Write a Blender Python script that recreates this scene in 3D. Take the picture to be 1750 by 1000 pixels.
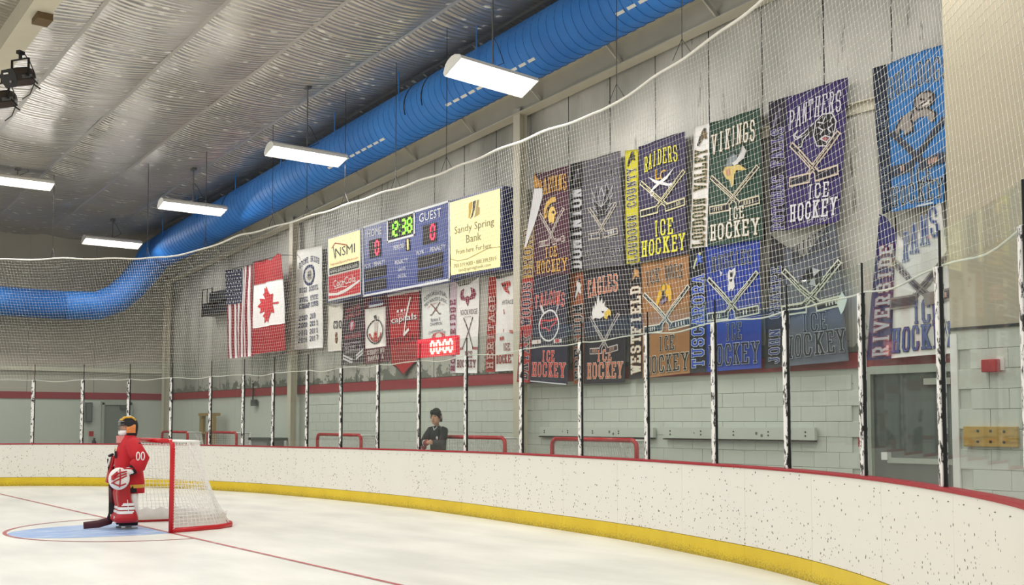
import bpy, math, random
from mathutils import Vector, Matrix
from mathutils.geometry import delaunay_2d_cdt
random.seed(7)
PI = math.pi
sc = bpy.context.scene
C = sc.collection
for o in list(bpy.data.objects): bpy.data.objects.remove(o)

# ------------------------------------------------------------------ camera, world, light, exposure
EYE = 1.5; YAW = math.radians(37.3); PITCH = math.atan(114/1850)
cd = bpy.data.cameras.new('camera'); cam = bpy.data.objects.new('camera', cd); C.objects.link(cam)
cam.location = (0, 0, EYE); cam.rotation_euler = (PI/2 + PITCH, 0, PI/2 - YAW)
cd.sensor_width = 36; cd.lens = 36*1850/1750; cd.shift_y = 108/1750; cd.clip_end = 200
sc.camera = cam
w = bpy.data.worlds.new('hall'); sc.world = w; w.use_nodes = True
w.node_tree.nodes['Background'].inputs[0].default_value = (1.0, .99, .96, 1)
w.node_tree.nodes['Background'].inputs[1].default_value = .42
vs = sc.view_settings
vs.view_transform = 'Standard'; vs.look = 'None'; vs.gamma = 1; vs.use_curve_mapping = False
vs.exposure = 0.0
LAMP_W = 100
def lamp(loc, rot=0, parent=None, power=LAMP_W):
    d = bpy.data.lights.new('tube_light', 'AREA'); d.shape = 'RECTANGLE'; d.size = .34; d.size_y = 1.5
    d.energy = power; d.color = (1, .985, .955)
    o = bpy.data.objects.new('tube_light', d); C.objects.link(o); o.location = loc; o.rotation_euler = (0, 0, rot)
    if parent: o.parent = parent
    return o
# the other tube fixtures of the hall, outside the frame
for yy in (5.6, 1.2, -3.2, -7.6, -12.0):
    for k, xx in enumerate((-31, -24.9, -18.7, -12.5, -6.3, -.1)):
        if yy == 5.6 and k == 1: continue
        lamp((xx, yy, 7.0 + .066*(xx + 15.9)), power=LAMP_W*(.6 if k == 0 else 1))
lamp((-6.3, 9.4, 7.5)); lamp((-.1, 9.4, 7.9))

# ------------------------------------------------------------------ pixel -> point on a real plane
FW = Vector((-math.cos(YAW), math.sin(YAW), 0)); RT = Vector((math.sin(YAW), math.cos(YAW), 0)); UP = Vector((0, 0, 1))
O = Vector((0, 0, EYE))
def ray(px, py):
    x = (px - 875)/1850; y = (608 - py)/1850
    return FW*(math.cos(PITCH) - y*math.sin(PITCH)) + RT*x + UP*(math.sin(PITCH) + y*math.cos(PITCH))
def at(px, py, axis, val):
    d = ray(px, py); return O + d*((val - O[axis])/d[axis])
def proj(p):
    d = Vector(p) - O; f = d.dot(FW); u = d.z
    z = f*math.cos(PITCH) + u*math.sin(PITCH); y = -f*math.sin(PITCH) + u*math.cos(PITCH)
    return 875 + 1850*d.dot(RT)/z, 608 - 1850*y/z
RK = .0662
def roof(x): return 8.3 + RK*(x + 15.9)
def atroof(px, py, drop):
    d = ray(px, py); n = Vector((-RK, 0, 1)); c = 8.3 + RK*15.9 - drop
    return O + d*((c - O.dot(n))/d.dot(n))

# ------------------------------------------------------------------ materials
def lin(h):
    h = h.lstrip('#'); r = []
    for i in (0, 2, 4):
        c = int(h[i:i+2], 16)/255
        r.append(c/12.92 if c <= .04045 else ((c + .055)/1.055)**2.4)
    return (*r, 1)
MATS = {}
def nodes(m): return m.node_tree.nodes, m.node_tree.links
def mat(name, col, rough=.6, metal=0, emit=0, var=.08, scale=6, bump=0, bscale=40):
    if name in MATS: return MATS[name]
    m = bpy.data.materials.new(name); m.use_nodes = True; N, L = nodes(m); b = N['Principled BSDF']
    c = lin(col) if isinstance(col, str) else (*col, 1)
    b.inputs['Base Color'].default_value = c; b.inputs['Roughness'].default_value = rough; b.inputs['Metallic'].default_value = metal
    if emit:
        b.inputs['Emission Color'].default_value = c; b.inputs['Emission Strength'].default_value = emit
    elif var:
        tc = N.new('ShaderNodeTexCoord'); no = N.new('ShaderNodeTexNoise'); no.inputs['Scale'].default_value = scale; no.inputs['Detail'].default_value = 4
        L.new(tc.outputs['Object'], no.inputs['Vector'])
        mx = N.new('ShaderNodeMix'); mx.data_type = 'RGBA'
        mx.inputs[6].default_value = tuple(x*(1 - var*1.6) for x in c[:3]) + (1,); mx.inputs[7].default_value = tuple(min(1, x*(1 + var)) for x in c[:3]) + (1,)
        L.new(no.outputs['Fac'], mx.inputs[0]); L.new(mx.outputs[2], b.inputs['Base Color'])
    if bump:
        tc = N.new('ShaderNodeTexCoord'); n2 = N.new('ShaderNodeTexNoise'); n2.inputs['Scale'].default_value = bscale
        bu = N.new('ShaderNodeBump'); bu.inputs['Strength'].default_value = bump; bu.inputs['Distance'].default_value = .01
        L.new(tc.outputs['Object'], n2.inputs['Vector']); L.new(n2.outputs['Fac'], bu.inputs['Height']); L.new(bu.outputs['Normal'], b.inputs['Normal'])
    MATS[name] = m; return m
def ramp(N, stops):
    r = N.new('ShaderNodeValToRGB'); e = r.color_ramp.elements
    while len(e) < len(stops): e.new(.5)
    for i, (p, c) in enumerate(stops): e[i].position = p; e[i].color = c if len(c) == 4 else (*c, 1)
    return r
def mapped_noise(N, L, scale, vec=(1, 1, 1), detail=4, kind='ShaderNodeTexNoise', coord='Object', rough=.5):
    tc = N.new('ShaderNodeTexCoord'); mp = N.new('ShaderNodeMapping'); mp.inputs['Scale'].default_value = vec
    no = N.new(kind); no.inputs['Scale'].default_value = scale
    if kind == 'ShaderNodeTexNoise': no.inputs['Detail'].default_value = detail; no.inputs['Roughness'].default_value = rough
    L.new(tc.outputs[coord], mp.inputs['Vector']); L.new(mp.outputs['Vector'], no.inputs['Vector']); return no
def mixc(N, L, fac, a, b):
    m = N.new('ShaderNodeMix'); m.data_type = 'RGBA'
    for i, v in ((6, a), (7, b)):
        if isinstance(v, tuple): m.inputs[i].default_value = v
        else: L.new(v, m.inputs[i])
    if isinstance(fac, (int, float)): m.inputs[0].default_value = fac
    else: L.new(fac, m.inputs[0])
    return m.outputs[2]
def math_(N, L, op, a, b=None):
    m = N.new('ShaderNodeMath'); m.operation = op
    for i, v in enumerate((a, b)):
        if v is None: continue
        if isinstance(v, (int, float)): m.inputs[i].default_value = v
        else: L.new(v, m.inputs[i])
    return m.outputs[0]

def ice_mat():
    m = bpy.data.materials.new('ice'); m.use_nodes = True; N, L = nodes(m); b = N['Principled BSDF']
    n1 = mapped_noise(N, L, 1.1, (.5, 1.2, 1), 5); r1 = ramp(N, [(.35, lin('#dcdcd4')), (.65, lin('#f0efe6'))]); L.new(n1.outputs['Fac'], r1.inputs['Fac'])
    n2 = mapped_noise(N, L, 3.2, (3.2, .22, 1), 8, rough=.7); r2 = ramp(N, [(.58, (0, 0, 0)), (.72, (1, 1, 1))]); L.new(n2.outputs['Fac'], r2.inputs['Fac'])
    c = mixc(N, L, math_(N, L, 'MULTIPLY', r2.outputs['Color'], .55), r1.outputs['Color'], lin('#fbfbf7'))
    L.new(c, b.inputs['Base Color'])
    rr = N.new('ShaderNodeMapRange'); rr.inputs['To Min'].default_value = .22; rr.inputs['To Max'].default_value = .5
    L.new(n2.outputs['Fac'], rr.inputs['Value']); L.new(rr.outputs['Result'], b.inputs['Roughness'])
    b.inputs['IOR'].default_value = 1.31
    bu = N.new('ShaderNodeBump'); bu.inputs['Strength'].default_value = .12; bu.inputs['Distance'].default_value = .01
    n3 = mapped_noise(N, L, 9, (1, .35, 1), 6); L.new(n3.outputs['Fac'], bu.inputs['Height']); L.new(bu.outputs['Normal'], b.inputs['Normal'])
    return m
def paint_ice(name, col, light, lo=.45, hi=.7):
    m = bpy.data.materials.new(name); m.use_nodes = True; N, L = nodes(m); b = N['Principled BSDF']
    n = mapped_noise(N, L, 4, (2.6, .35, 1), 8, rough=.75); r = ramp(N, [(lo, lin(col)), (hi, lin(light))]); L.new(n.outputs['Fac'], r.inputs['Fac'])
    L.new(r.outputs['Color'], b.inputs['Base Color']); b.inputs['Roughness'].default_value = .4
    return m
def marked(name, col, mark, scale, density, vec=(1, 1, 1), rough=.4, zlo=None, zhi=None, k_=.29):
    """plain painted surface with separate little scuff marks"""
    m = bpy.data.materials.new(name); m.use_nodes = True; N, L = nodes(m); b = N['Principled BSDF']
    v = mapped_noise(N, L, scale, vec, kind='ShaderNodeTexVoronoi')
    # a cell carries a mark when its random colour is low
    sep = N.new('ShaderNodeSeparateColor'); L.new(v.outputs['Color'], sep.inputs[0])
    has = math_(N, L, 'LESS_THAN', sep.outputs[0], density)
    rad = math_(N, L, 'MULTIPLY', sep.outputs[1], k_)
    near = math_(N, L, 'LESS_THAN', v.outputs['Distance'], rad)
    fac = math_(N, L, 'MULTIPLY', has, near)
    if zlo is not None:
        tc = N.new('ShaderNodeTexCoord'); sx = N.new('ShaderNodeSeparateXYZ'); L.new(tc.outputs['Object'], sx.inputs[0])
        mr = N.new('ShaderNodeMapRange'); mr.interpolation_type = 'SMOOTHSTEP'
        mr.inputs['From Min'].default_value = zlo; mr.inputs['From Max'].default_value = zhi; mr.inputs['To Min'].default_value = 1; mr.inputs['To Max'].default_value = 0
        L.new(sx.outputs[2], mr.inputs['Value'])
        n = mapped_noise(N, L, 1.3); mm = math_(N, L, 'MULTIPLY', mr.outputs['Result'], n.outputs['Fac'])
        lim = math_(N, L, 'MULTIPLY', mm, density*2.2); has2 = math_(N, L, 'LESS_THAN', sep.outputs[0], lim); fac = math_(N, L, 'MULTIPLY', has2, near)
    fac = math_(N, L, 'MULTIPLY', fac, .9)
    n0 = mapped_noise(N, L, 1.5); base = mixc(N, L, n0.outputs['Fac'], tuple(x*.95 for x in lin(col)[:3]) + (1,), lin(col))
    L.new(mixc(N, L, fac, base, lin(mark)), b.inputs['Base Color']); b.inputs['Roughness'].default_value = rough
    MATS[name] = m; return m
def chipped(name, col, chip, scale=30, lo=.5, hi=.54, vec=(1, 1, .4)):
    m = bpy.data.materials.new(name); m.use_nodes = True; N, L = nodes(m); b = N['Principled BSDF']
    n = mapped_noise(N, L, scale, vec, 5, rough=.65); r = ramp(N, [(lo, lin(col)), (hi, lin(chip))]); L.new(n.outputs['Fac'], r.inputs['Fac'])
    L.new(r.outputs['Color'], b.inputs['Base Color']); b.inputs['Roughness'].default_value = .5
    MATS[name] = m; return m
def foil_mat():
    m = bpy.data.materials.new('insulation_foil'); m.use_nodes = True; N, L = nodes(m); b = N['Principled BSDF']
    tcw = N.new('ShaderNodeTexCoord'); mpw = N.new('ShaderNodeMapping'); mpw.inputs['Scale'].default_value = (1, .1, .1); L.new(tcw.outputs['Object'], mpw.inputs['Vector'])
    wv = N.new('ShaderNodeTexWave'); wv.bands_direction = 'X'; wv.inputs['Scale'].default_value = 2.6; wv.inputs['Distortion'].default_value = 5.5; wv.inputs['Detail'].default_value = 3; wv.inputs['Detail Scale'].default_value = 1.6
    L.new(mpw.outputs['Vector'], wv.inputs['Vector'])
    na = mapped_noise(N, L, .8, (1, 1, 1), 3); n2 = mapped_noise(N, L, 2.2, (1, .7, 1), 4)
    h = math_(N, L, 'ADD', math_(N, L, 'MULTIPLY', math_(N, L, 'MULTIPLY', wv.outputs['Color'], na.outputs['Fac']), 1.0), math_(N, L, 'MULTIPLY', n2.outputs['Fac'], .6))
    bu = N.new('ShaderNodeBump'); bu.inputs['Strength'].default_value = .9; bu.inputs['Distance'].default_value = .06
    L.new(h, bu.inputs['Height']); L.new(bu.outputs['Normal'], b.inputs['Normal'])
    v = mapped_noise(N, L, 4.5, (1.1, .8, 1), kind='ShaderNodeTexVoronoi'); sep = N.new('ShaderNodeSeparateColor'); L.new(v.outputs['Color'], sep.inputs[0])
    n3 = mapped_noise(N, L, 30, (1, .6, 1), 4)
    tear = math_(N, L, 'MULTIPLY', math_(N, L, 'LESS_THAN', sep.outputs[0], .45), math_(N, L, 'LESS_THAN', math_(N, L, 'ADD', v.outputs['Distance'], math_(N, L, 'MULTIPLY', n3.outputs['Fac'], .5)), .47))
    n4 = mapped_noise(N, L, .6, (1, 1, 1), 3)
    base = mixc(N, L, n4.outputs['Fac'], lin('#b5b0a9'), lin('#efeae2'))
    L.new(mixc(N, L, tear, base, lin('#f4f1ea')), b.inputs['Base Color'])
    L.new(math_(N, L, 'MULTIPLY', math_(N, L, 'SUBTRACT', 1, tear), .7), b.inputs['Metallic'])
    b.inputs['Roughness'].default_value = .3
    return m
def panel_mat():
    """grey white faced wall insulation: fine upright ribs, dark streaks, torn strip along its foot"""
    m = bpy.data.materials.new('wall_facing'); m.use_nodes = True; N, L = nodes(m); b = N['Principled BSDF']
    n0 = mapped_noise(N, L, .7, (1, 1, .5), 5); base = ramp(N, [(.32, lin('#918f87')), (.66, lin('#cfccc2'))]); L.new(n0.outputs['Fac'], base.inputs['Fac'])
    n1 = mapped_noise(N, L, 2.6, (1.8, 1.8, .26), 6, rough=.72); s = ramp(N, [(.605, (0, 0, 0)), (.66, (1, 1, 1))]); L.new(n1.outputs['Fac'], s.inputs['Fac'])
    c = mixc(N, L, math_(N, L, 'MULTIPLY', s.outputs['Color'], .7), base.outputs['Color'], lin('#4a463d'))
    tc = N.new('ShaderNodeTexCoord'); sx = N.new('ShaderNodeSeparateXYZ'); L.new(tc.outputs['Object'], sx.inputs[0])
    mr = N.new('ShaderNodeMapRange'); mr.inputs['From Min'].default_value = 2.42; mr.inputs['From Max'].default_value = 2.95; mr.inputs['To Min'].default_value = .16; mr.inputs['To Max'].default_value = -.12
    L.new(sx.outputs[2], mr.inputs['Value'])
    n2 = mapped_noise(N, L, 3.4, (1, 1, 1.1), 6, rough=.68); torn = math_(N, L, 'GREATER_THAN', math_(N, L, 'ADD', n2.outputs['Fac'], mr.outputs['Result']), .61)
    c = mixc(N, L, torn, c, lin('#6f7269'))
    L.new(c, b.inputs['Base Color']); b.inputs['Roughness'].default_value = .45
    wv = N.new('ShaderNodeTexWave'); wv.bands_direction = 'X'; wv.inputs['Scale'].default_value = 6; wv.inputs['Distortion'].default_value = .6
    L.new(tc.outputs['Object'], wv.inputs['Vector'])
    bu = N.new('ShaderNodeBump'); bu.inputs['Strength'].default_value = .25; bu.inputs['Distance'].default_value = .02; L.new(wv.outputs['Color'], bu.inputs['Height'])
    L.new(bu.outputs['Normal'], b.inputs['Normal'])
    return m
def glass_mat():
    m = bpy.data.materials.new('shielding_glass'); m.use_nodes = True; N, L = nodes(m)
    for n in list(N): N.remove(n)
    out = N.new('ShaderNodeOutputMaterial'); t = N.new('ShaderNodeBsdfTransparent'); t.inputs[0].default_value = (.945, .968, .955, 1)
    g = N.new('ShaderNodeBsdfGlossy'); g.inputs['Roughness'].default_value = .02; g.inputs[0].default_value = (1, 1, 1, 1)
    d = N.new('ShaderNodeBsdfDiffuse'); d.inputs[0].default_value = lin('#cfd6cf')
    fr = N.new('ShaderNodeLayerWeight'); p5 = math_(N, L, 'POWER', fr.outputs['Facing'], 5); fac = math_(N, L, 'ADD', math_(N, L, 'MULTIPLY', p5, .45), .022)
    a = N.new('ShaderNodeMixShader'); a.inputs[0].default_value = .014; L.new(t.outputs[0], a.inputs[1]); L.new(d.outputs[0], a.inputs[2])
    mx = N.new('ShaderNodeMixShader'); L.new(fac, mx.inputs[0]); L.new(a.outputs[0], mx.inputs[1]); L.new(g.outputs[0], mx.inputs[2])
    L.new(mx.outputs[0], out.inputs[0]); return m
def duct_mat():
    m = bpy.data.materials.new('blue_duct_paint'); m.use_nodes = True; N, L = nodes(m); b = N['Principled BSDF']
    n = mapped_noise(N, L, .9, (1, 1, 1), 4); r = ramp(N, [(.3, lin('#2d79cf')), (.7, lin('#3d8ee6'))]); L.new(n.outputs['Fac'], r.inputs['Fac'])
    n2 = mapped_noise(N, L, 9, (1, 1, 1), 5, rough=.7); s = ramp(N, [(.70, (0, 0, 0)), (.73, (1, 1, 1))]); L.new(n2.outputs['Fac'], s.inputs['Fac'])
    L.new(mixc(N, L, math_(N, L, 'MULTIPLY', s.outputs['Color'], .8), r.outputs['Color'], lin('#14345f')), b.inputs['Base Color'])
    b.inputs['Roughness'].default_value = .55; return m

M = {}
M['ice'] = ice_mat(); M['foil'] = foil_mat(); M['facing'] = panel_mat(); M['glass'] = glass_mat(); M['duct'] = duct_mat()
M['crease'] = paint_ice('crease_blue', '#6c9bd8', '#d3dff0', .40, .66)
M['redline'] = paint_ice('ice_red', '#b0484c', '#d8b7b2', .48, .72)
M['board'] = marked('board_white', '#eceae2', '#1c1f24', 30, .75, (1, 1, .8), .3, .35, 1.2)
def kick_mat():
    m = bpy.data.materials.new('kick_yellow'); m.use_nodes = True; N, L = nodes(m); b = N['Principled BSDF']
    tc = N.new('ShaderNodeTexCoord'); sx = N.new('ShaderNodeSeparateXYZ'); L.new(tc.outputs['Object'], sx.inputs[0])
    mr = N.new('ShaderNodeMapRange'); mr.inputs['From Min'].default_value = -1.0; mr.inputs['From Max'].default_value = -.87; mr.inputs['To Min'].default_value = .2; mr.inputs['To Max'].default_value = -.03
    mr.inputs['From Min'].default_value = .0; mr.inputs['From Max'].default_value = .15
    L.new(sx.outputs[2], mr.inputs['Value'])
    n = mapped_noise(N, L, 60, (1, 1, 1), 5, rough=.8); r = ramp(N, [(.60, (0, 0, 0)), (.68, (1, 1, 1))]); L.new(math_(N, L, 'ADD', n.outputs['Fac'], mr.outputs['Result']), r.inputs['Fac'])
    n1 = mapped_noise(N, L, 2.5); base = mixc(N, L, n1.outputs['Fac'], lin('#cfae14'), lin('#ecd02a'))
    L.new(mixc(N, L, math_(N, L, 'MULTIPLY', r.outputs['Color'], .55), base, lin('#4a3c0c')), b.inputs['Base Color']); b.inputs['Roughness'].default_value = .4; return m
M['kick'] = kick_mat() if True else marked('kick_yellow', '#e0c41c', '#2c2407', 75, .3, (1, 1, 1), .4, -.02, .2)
M['cap'] = mat('cap_red', '#a11424', .5)
M['post'] = chipped('chipped_white', '#efedea', '#2b2927', 26, .53, .56)
M['seal'] = mat('rubber_seal', '#15191a', .6)
M['beige'] = mat('beige_steel', '#cfc8b4', .5, var=.06, scale=2)
M['block'] = marked('block_paint', '#d3d7cc', '#5b5d57', 11, .05, (1, 1, 1), .5)
M['mortar'] = mat('mortar', '#c9cdc2', .8)
M['smooth'] = marked('painted_wall', '#cdd2c7', '#63655f', 8, .06, (1, 1, 1), .55)
M['band'] = mat('dark_red_band', '#9a2f38', .5, var=.12, scale=5)
M['tan'] = mat('tan_wall', '#b5ab93', .6, var=.07, scale=1.5, bump=.3, bscale=3)
M['left'] = mat('left_wall_facing', '#b9b3a4', .55, var=.12, scale=1.2)
M['concrete'] = mat('dark_concrete', '#6f706b', .7)
M['black'] = mat('black_metal', '#1a1917', .45)
M['gold'] = mat('gold', '#d5a53f', .4)
M['white'] = mat('white', '#f0efea', .5, var=.04)
M['steel'] = mat('steel', '#8d8d8a', .35, .9)
M['wire'] = mat('thin_wire', '#2c2a28', .5)
M['rope'] = mat('white_rope', '#ece9df', .7)
M['cord'] = mat('net_cord', '#e4e2d8', .6, var=0)
M['redpipe'] = mat('goal_red', '#c4131f', .3, var=.05)
M['netwhite'] = mat('net_white', '#efeee9', .7, var=0)
M['skirt'] = mat('net_skirt', '#edebe6', .8, bump=.5, bscale=9)
M['tube'] = mat('tube_glow', '#fffdf6', .5, emit=4)
M['adglow'] = mat('backlit_cream', '#fdf2b0', .5, emit=.30)

# ------------------------------------------------------------------ mesh builder
class MB:
    def __init__(s): s.v = []; s.f = []; s.m = []; s.mats = []; s.cur = 0
    def use(s, m):
        if m not in s.mats: s.mats.append(m)
        s.cur = s.mats.index(m); return s
    def face(s, idx): s.f.append(tuple(idx)); s.m.append(s.cur)
    def poly(s, pts):
        b = len(s.v); s.v += [tuple(p) for p in pts]; s.face(range(b, b + len(pts)))
    def box(s, c, d, rot=None):
        b = len(s.v); c = Vector(c)
        for x in (-.5, .5):
            for y in (-.5, .5):
                for z in (-.5, .5):
                    p = Vector((x*d[0], y*d[1], z*d[2]))
                    if rot: p = rot @ p
                    s.v.append(tuple(c + p))
        for q in ((0, 1, 3, 2), (4, 6, 7, 5), (0, 4, 5, 1), (2, 3, 7, 6), (0, 2, 6, 4), (1, 5, 7, 3)): s.face([b + i for i in q])
        return s
    def bar(s, p, q, wd, ht, up=(0, 0, 1)):
        p = Vector(p); q = Vector(q); d = q - p; x = d.normalized(); u = Vector(up)
        y = u.cross(x); y = y.normalized() if y.length > 1e-6 else Vector((0, 1, 0)); z = x.cross(y)
        return s.box((p + q)/2, (d.length, wd, ht), Matrix((x, y, z)).transposed())
    def tube(s, pts, r, n=8, cap=True, closed=False, flat=1.0, up=None):
        pts = [Vector(p) for p in pts]; rr = r if isinstance(r, (list, tuple)) else [r]*len(pts)
        b = len(s.v); k = len(pts); prev = None
        for i, p in enumerate(pts):
            t = (pts[(i + 1) % k] - pts[i - 1]) if closed else (pts[min(i + 1, k - 1)] - pts[max(i - 1, 0)])
            t.normalize()
            if prev is None:
                u = Vector(up) if up else (Vector((0, 0, 1)) if abs(t.z) < .9 else Vector((1, 0, 0)))
            else: u = prev
            a = t.cross(u)
            if a.length < 1e-6: a = t.orthogonal()
            a.normalize(); u = a.cross(t); prev = u
            for j in range(n):
                w_ = 2*PI*j/n; s.v.append(tuple(p + a*(math.cos(w_)*rr[i]) + u*(math.sin(w_)*rr[i]*flat)))
        for i in range(k if closed else k - 1):
            for j in range(n):
                A = b + i*n; B = b + ((i + 1) % k)*n; s.face((A + j, A + (j + 1) % n, B + (j + 1) % n, B + j))
        if cap and not closed: s.face([b + j for j in reversed(range(n))]); s.face([b + (k - 1)*n + j for j in range(n)])
        return s
    def rings(s, R, n=20, cap=True):
        """R: (cx,cy,z,rx,ry[,power])"""
        b = len(s.v)
        for r in R:
            e = 2/(r[5] if len(r) > 5 else 2)
            for j in range(n):
                c_, s_ = math.cos(2*PI*j/n), math.sin(2*PI*j/n)
                s.v.append((r[0] + r[3]*math.copysign(abs(c_)**e, c_), r[1] + r[4]*math.copysign(abs(s_)**e, s_), r[2]))
        for i in range(len(R) - 1):
            for j in range(n): s.face((b + i*n + j, b + i*n + (j + 1) % n, b + (i + 1)*n + (j + 1) % n, b + (i + 1)*n + j))
        if cap: s.face([b + j for j in reversed(range(n))]); s.face([b + (len(R) - 1)*n + j for j in range(n)])
        return s
    def ball(s, c, r, n=14, k=9, t0=0, t1=PI):
        r = (r, r, r) if isinstance(r, (int, float)) else r; b = len(s.v)
        for i in range(k + 1):
            t = t0 + (t1 - t0)*i/k
            for j in range(n):
                p = 2*PI*j/n; s.v.append((c[0] + r[0]*math.sin(t)*math.cos(p), c[1] + r[1]*math.sin(t)*math.sin(p), c[2] + r[2]*math.cos(t)))
        for i in range(k):
            for j in range(n): s.face((b + i*n + j, b + (i + 1)*n + j, b + (i + 1)*n + (j + 1) % n, b + i*n + (j + 1) % n))
        return s
    def grid(s, fn, nu, nv, flip=False):
        b = len(s.v)
        for i in range(nv + 1):
            for j in range(nu + 1): s.v.append(tuple(fn(j/nu, i/nv)))
        for i in range(nv):
            for j in range(nu):
                q = [b + i*(nu + 1) + j, b + (i + 1)*(nu + 1) + j, b + (i + 1)*(nu + 1) + j + 1, b + i*(nu + 1) + j + 1]
                s.face(q[::-1] if flip else q)
        return s
    def build(s, name, m=None, parent=None, smooth=False, local=False, bevel=0):
        me = bpy.data.meshes.new(name); off = Vector((0, 0, 0))
        if parent is not None and not local:
            p = parent
            while p: off += p.location; p = p.parent
        me.from_pydata([tuple(Vector(v) - off) for v in s.v], [], s.f)
        if m is not None: me.materials.append(m)
        for x in s.mats: me.materials.append(x)
        if s.mats: me.polygons.foreach_set('material_index', s.m)
        if smooth: me.polygons.foreach_set('use_smooth', [True]*len(s.f))
        me.update(); o = bpy.data.objects.new(name, me); C.objects.link(o)
        if parent is not None: o.parent = parent
        if bevel:
            bv = o.modifiers.new('bevel', 'BEVEL'); bv.width = bevel; bv.segments = 2
        return o
def thing(name, label, cat, loc=(0, 0, 0), rz=0, group=None):
    o = bpy.data.objects.new(name, None); C.objects.link(o); o.location = loc; o.rotation_euler = (0, 0, rz)
    o['label'] = label; o['category'] = cat
    if group: o['group'] = group
    return o
def tag(o, label, cat, group=None):
    o['label'] = label; o['category'] = cat
    if group: o['group'] = group
    return o
def struct(o): o['kind'] = 'structure'; return o
def stuff(o): o['kind'] = 'stuff'; return o
def dup(root, loc, rz, label, group=None):
    r = root.copy(); C.objects.link(r); r.location = loc; r.rotation_euler = (0, 0, rz); r['label'] = label
    if group: r['group'] = group
    for ch in list(root.children):
        c = ch.copy(); C.objects.link(c); c.parent = r
        for g in ch.children:
            d = g.copy(); C.objects.link(d); d.parent = c
    return r

# ------------------------------------------------------------------ the line of the boards
BP = [(-28.7, -8), (-28.7, 0), (-28.5, 3.2), (-27.71, 5.95), (-27.0, 7.07), (-26.0, 8.05), (-24.7, 8.8), (-23.18, 9.37), (-21.6, 9.76), (-20.1, 9.95), (-18.34, 10.1), (-16.34, 10.14), (-14.6, 10.06),
      (-12.93, 9.9), (-10.39, 9.60), (-8.73, 9.22), (-7.1, 8.74), (-5.67, 8.05), (-4.36, 7.12), (-3.2, 6.05), (-2.25, 4.8), (-1.55, 3.3), (-1.2, 1.5), (-1.1, 0), (-1.1, -4)]
def catmull(P, n=10):
    out = []
    for i in range(len(P) - 1):
        p0, p1, p2, p3 = (Vector(P[max(i - 1, 0)]), Vector(P[i]), Vector(P[i + 1]), Vector(P[min(i + 2, len(P) - 1)]))
        for k in range(n):
            t = k/n; out.append(.5*((2*p1) + (p2 - p0)*t + (2*p0 - 5*p1 + 4*p2 - p3)*t*t + (3*p1 - p0 - 3*p2 + p3)*t**3))
    out.append(Vector(P[-1])); return out
raw = catmull(BP); cum = [0]
for i in range(1, len(raw)): cum.append(cum[-1] + (raw[i] - raw[i - 1]).length)
SL = cum[-1]
def B(s, out=0.0, z=0.0):
    """point on the boards at arc length s, pushed outwards"""
    s = min(max(s, 0), SL - 1e-4); lo, hi = 0, len(cum) - 1
    while hi - lo > 1:
        md = (lo + hi)//2
        if cum[md] <= s: lo = md
        else: hi = md
    t = (s - cum[lo])/(cum[hi] - cum[lo]); p = raw[lo].lerp(raw[hi], t)
    a = raw[max(lo - 1, 0)]; b = raw[min(hi + 1, len(raw) - 1)]; d = (b - a).normalized()
    return Vector((p.x - d.y*out, p.y + d.x*out, z))
def Bdir(s):
    return (B(s + .05) - B(s - .05)).normalized()
SPX = []   # arc length -> pixel column, within the view
for i in range(int(SL/.05)):
    p = B(i*.05); f = (p - O).dot(FW)
    if f > 1.5: SPX.append((i*.05, proj((p.x, p.y, 1.03))[0]))
def s_at(px):
    for (s0, x0), (s1, x1) in zip(SPX, SPX[1:]):
        if x0 <= px <= x1: return s0 + (px - x0)/(x1 - x0)*(s1 - s0)
    return SPX[-1][0]
def capz(s):
    x = B(s).x; return 1.0 + .04*min(max((x + 21)/8, 0), 1)

# ------------------------------------------------------------------ floor, ice and its lines
o = MB(); o.poly([(-45, -16, -.012), (8, -16, -.012), (8, 16, -.012), (-45, 16, -.012)]); struct(o.build('floor', M['concrete']))
o = MB(); pts = [B(i*.25, .05) for i in range(int(SL/.25))] + [Vector((-1.1, -16, 0)), Vector((-28.7, -16, 0))]
o.poly(pts); ice = struct(o.build('floor', M['ice'])); ice['label'] = 'white scuffed ice sheet'
GX, GY = -15.55, 5.30                                     # goal centre on the goal line
def strip(pts, wd, z):
    b = MB(); n = len(pts)
    for i in range(n - 1):
        p, q = Vector((*pts[i], z)), Vector((*pts[i + 1], z)); t = (q - p).normalized(); nn = Vector((-t.y, t.x, 0))*wd/2
        b.poly([p - nn, q - nn, q + nn, p + nn])
    return b
xe = B(s_at(1450)).x
strip([(-28.0, GY), (-1.9, GY)], .055, .003).build('goal_line', M['redline'], ice)
arc = [(GX + 1.83*math.cos(a), GY - .02 - 1.83*math.sin(a)) for a in [PI*i/48 for i in range(49)]]
strip(arc, .05, .0035).build('crease_outline', M['redline'], ice)
b = MB(); b.poly([(GX + 1.0*math.copysign(abs(math.cos(a))**.8, math.cos(a)), GY - .03 - 1.80*math.sin(a)**.9 if math.sin(a) > 0 else GY - .03, .002) for a in [PI*i/48 for i in range(49)]])
b.build('crease_paint', M['crease'], ice)
far = [(GX - 5.0 + 4.5*math.cos(a), GY - 6.3 + 4.5*math.sin(a)) for a in [2*PI*i/72 for i in range(73)]]
strip(far, .05, .003).build('face_off_circle', M['redline'], ice)

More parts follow.
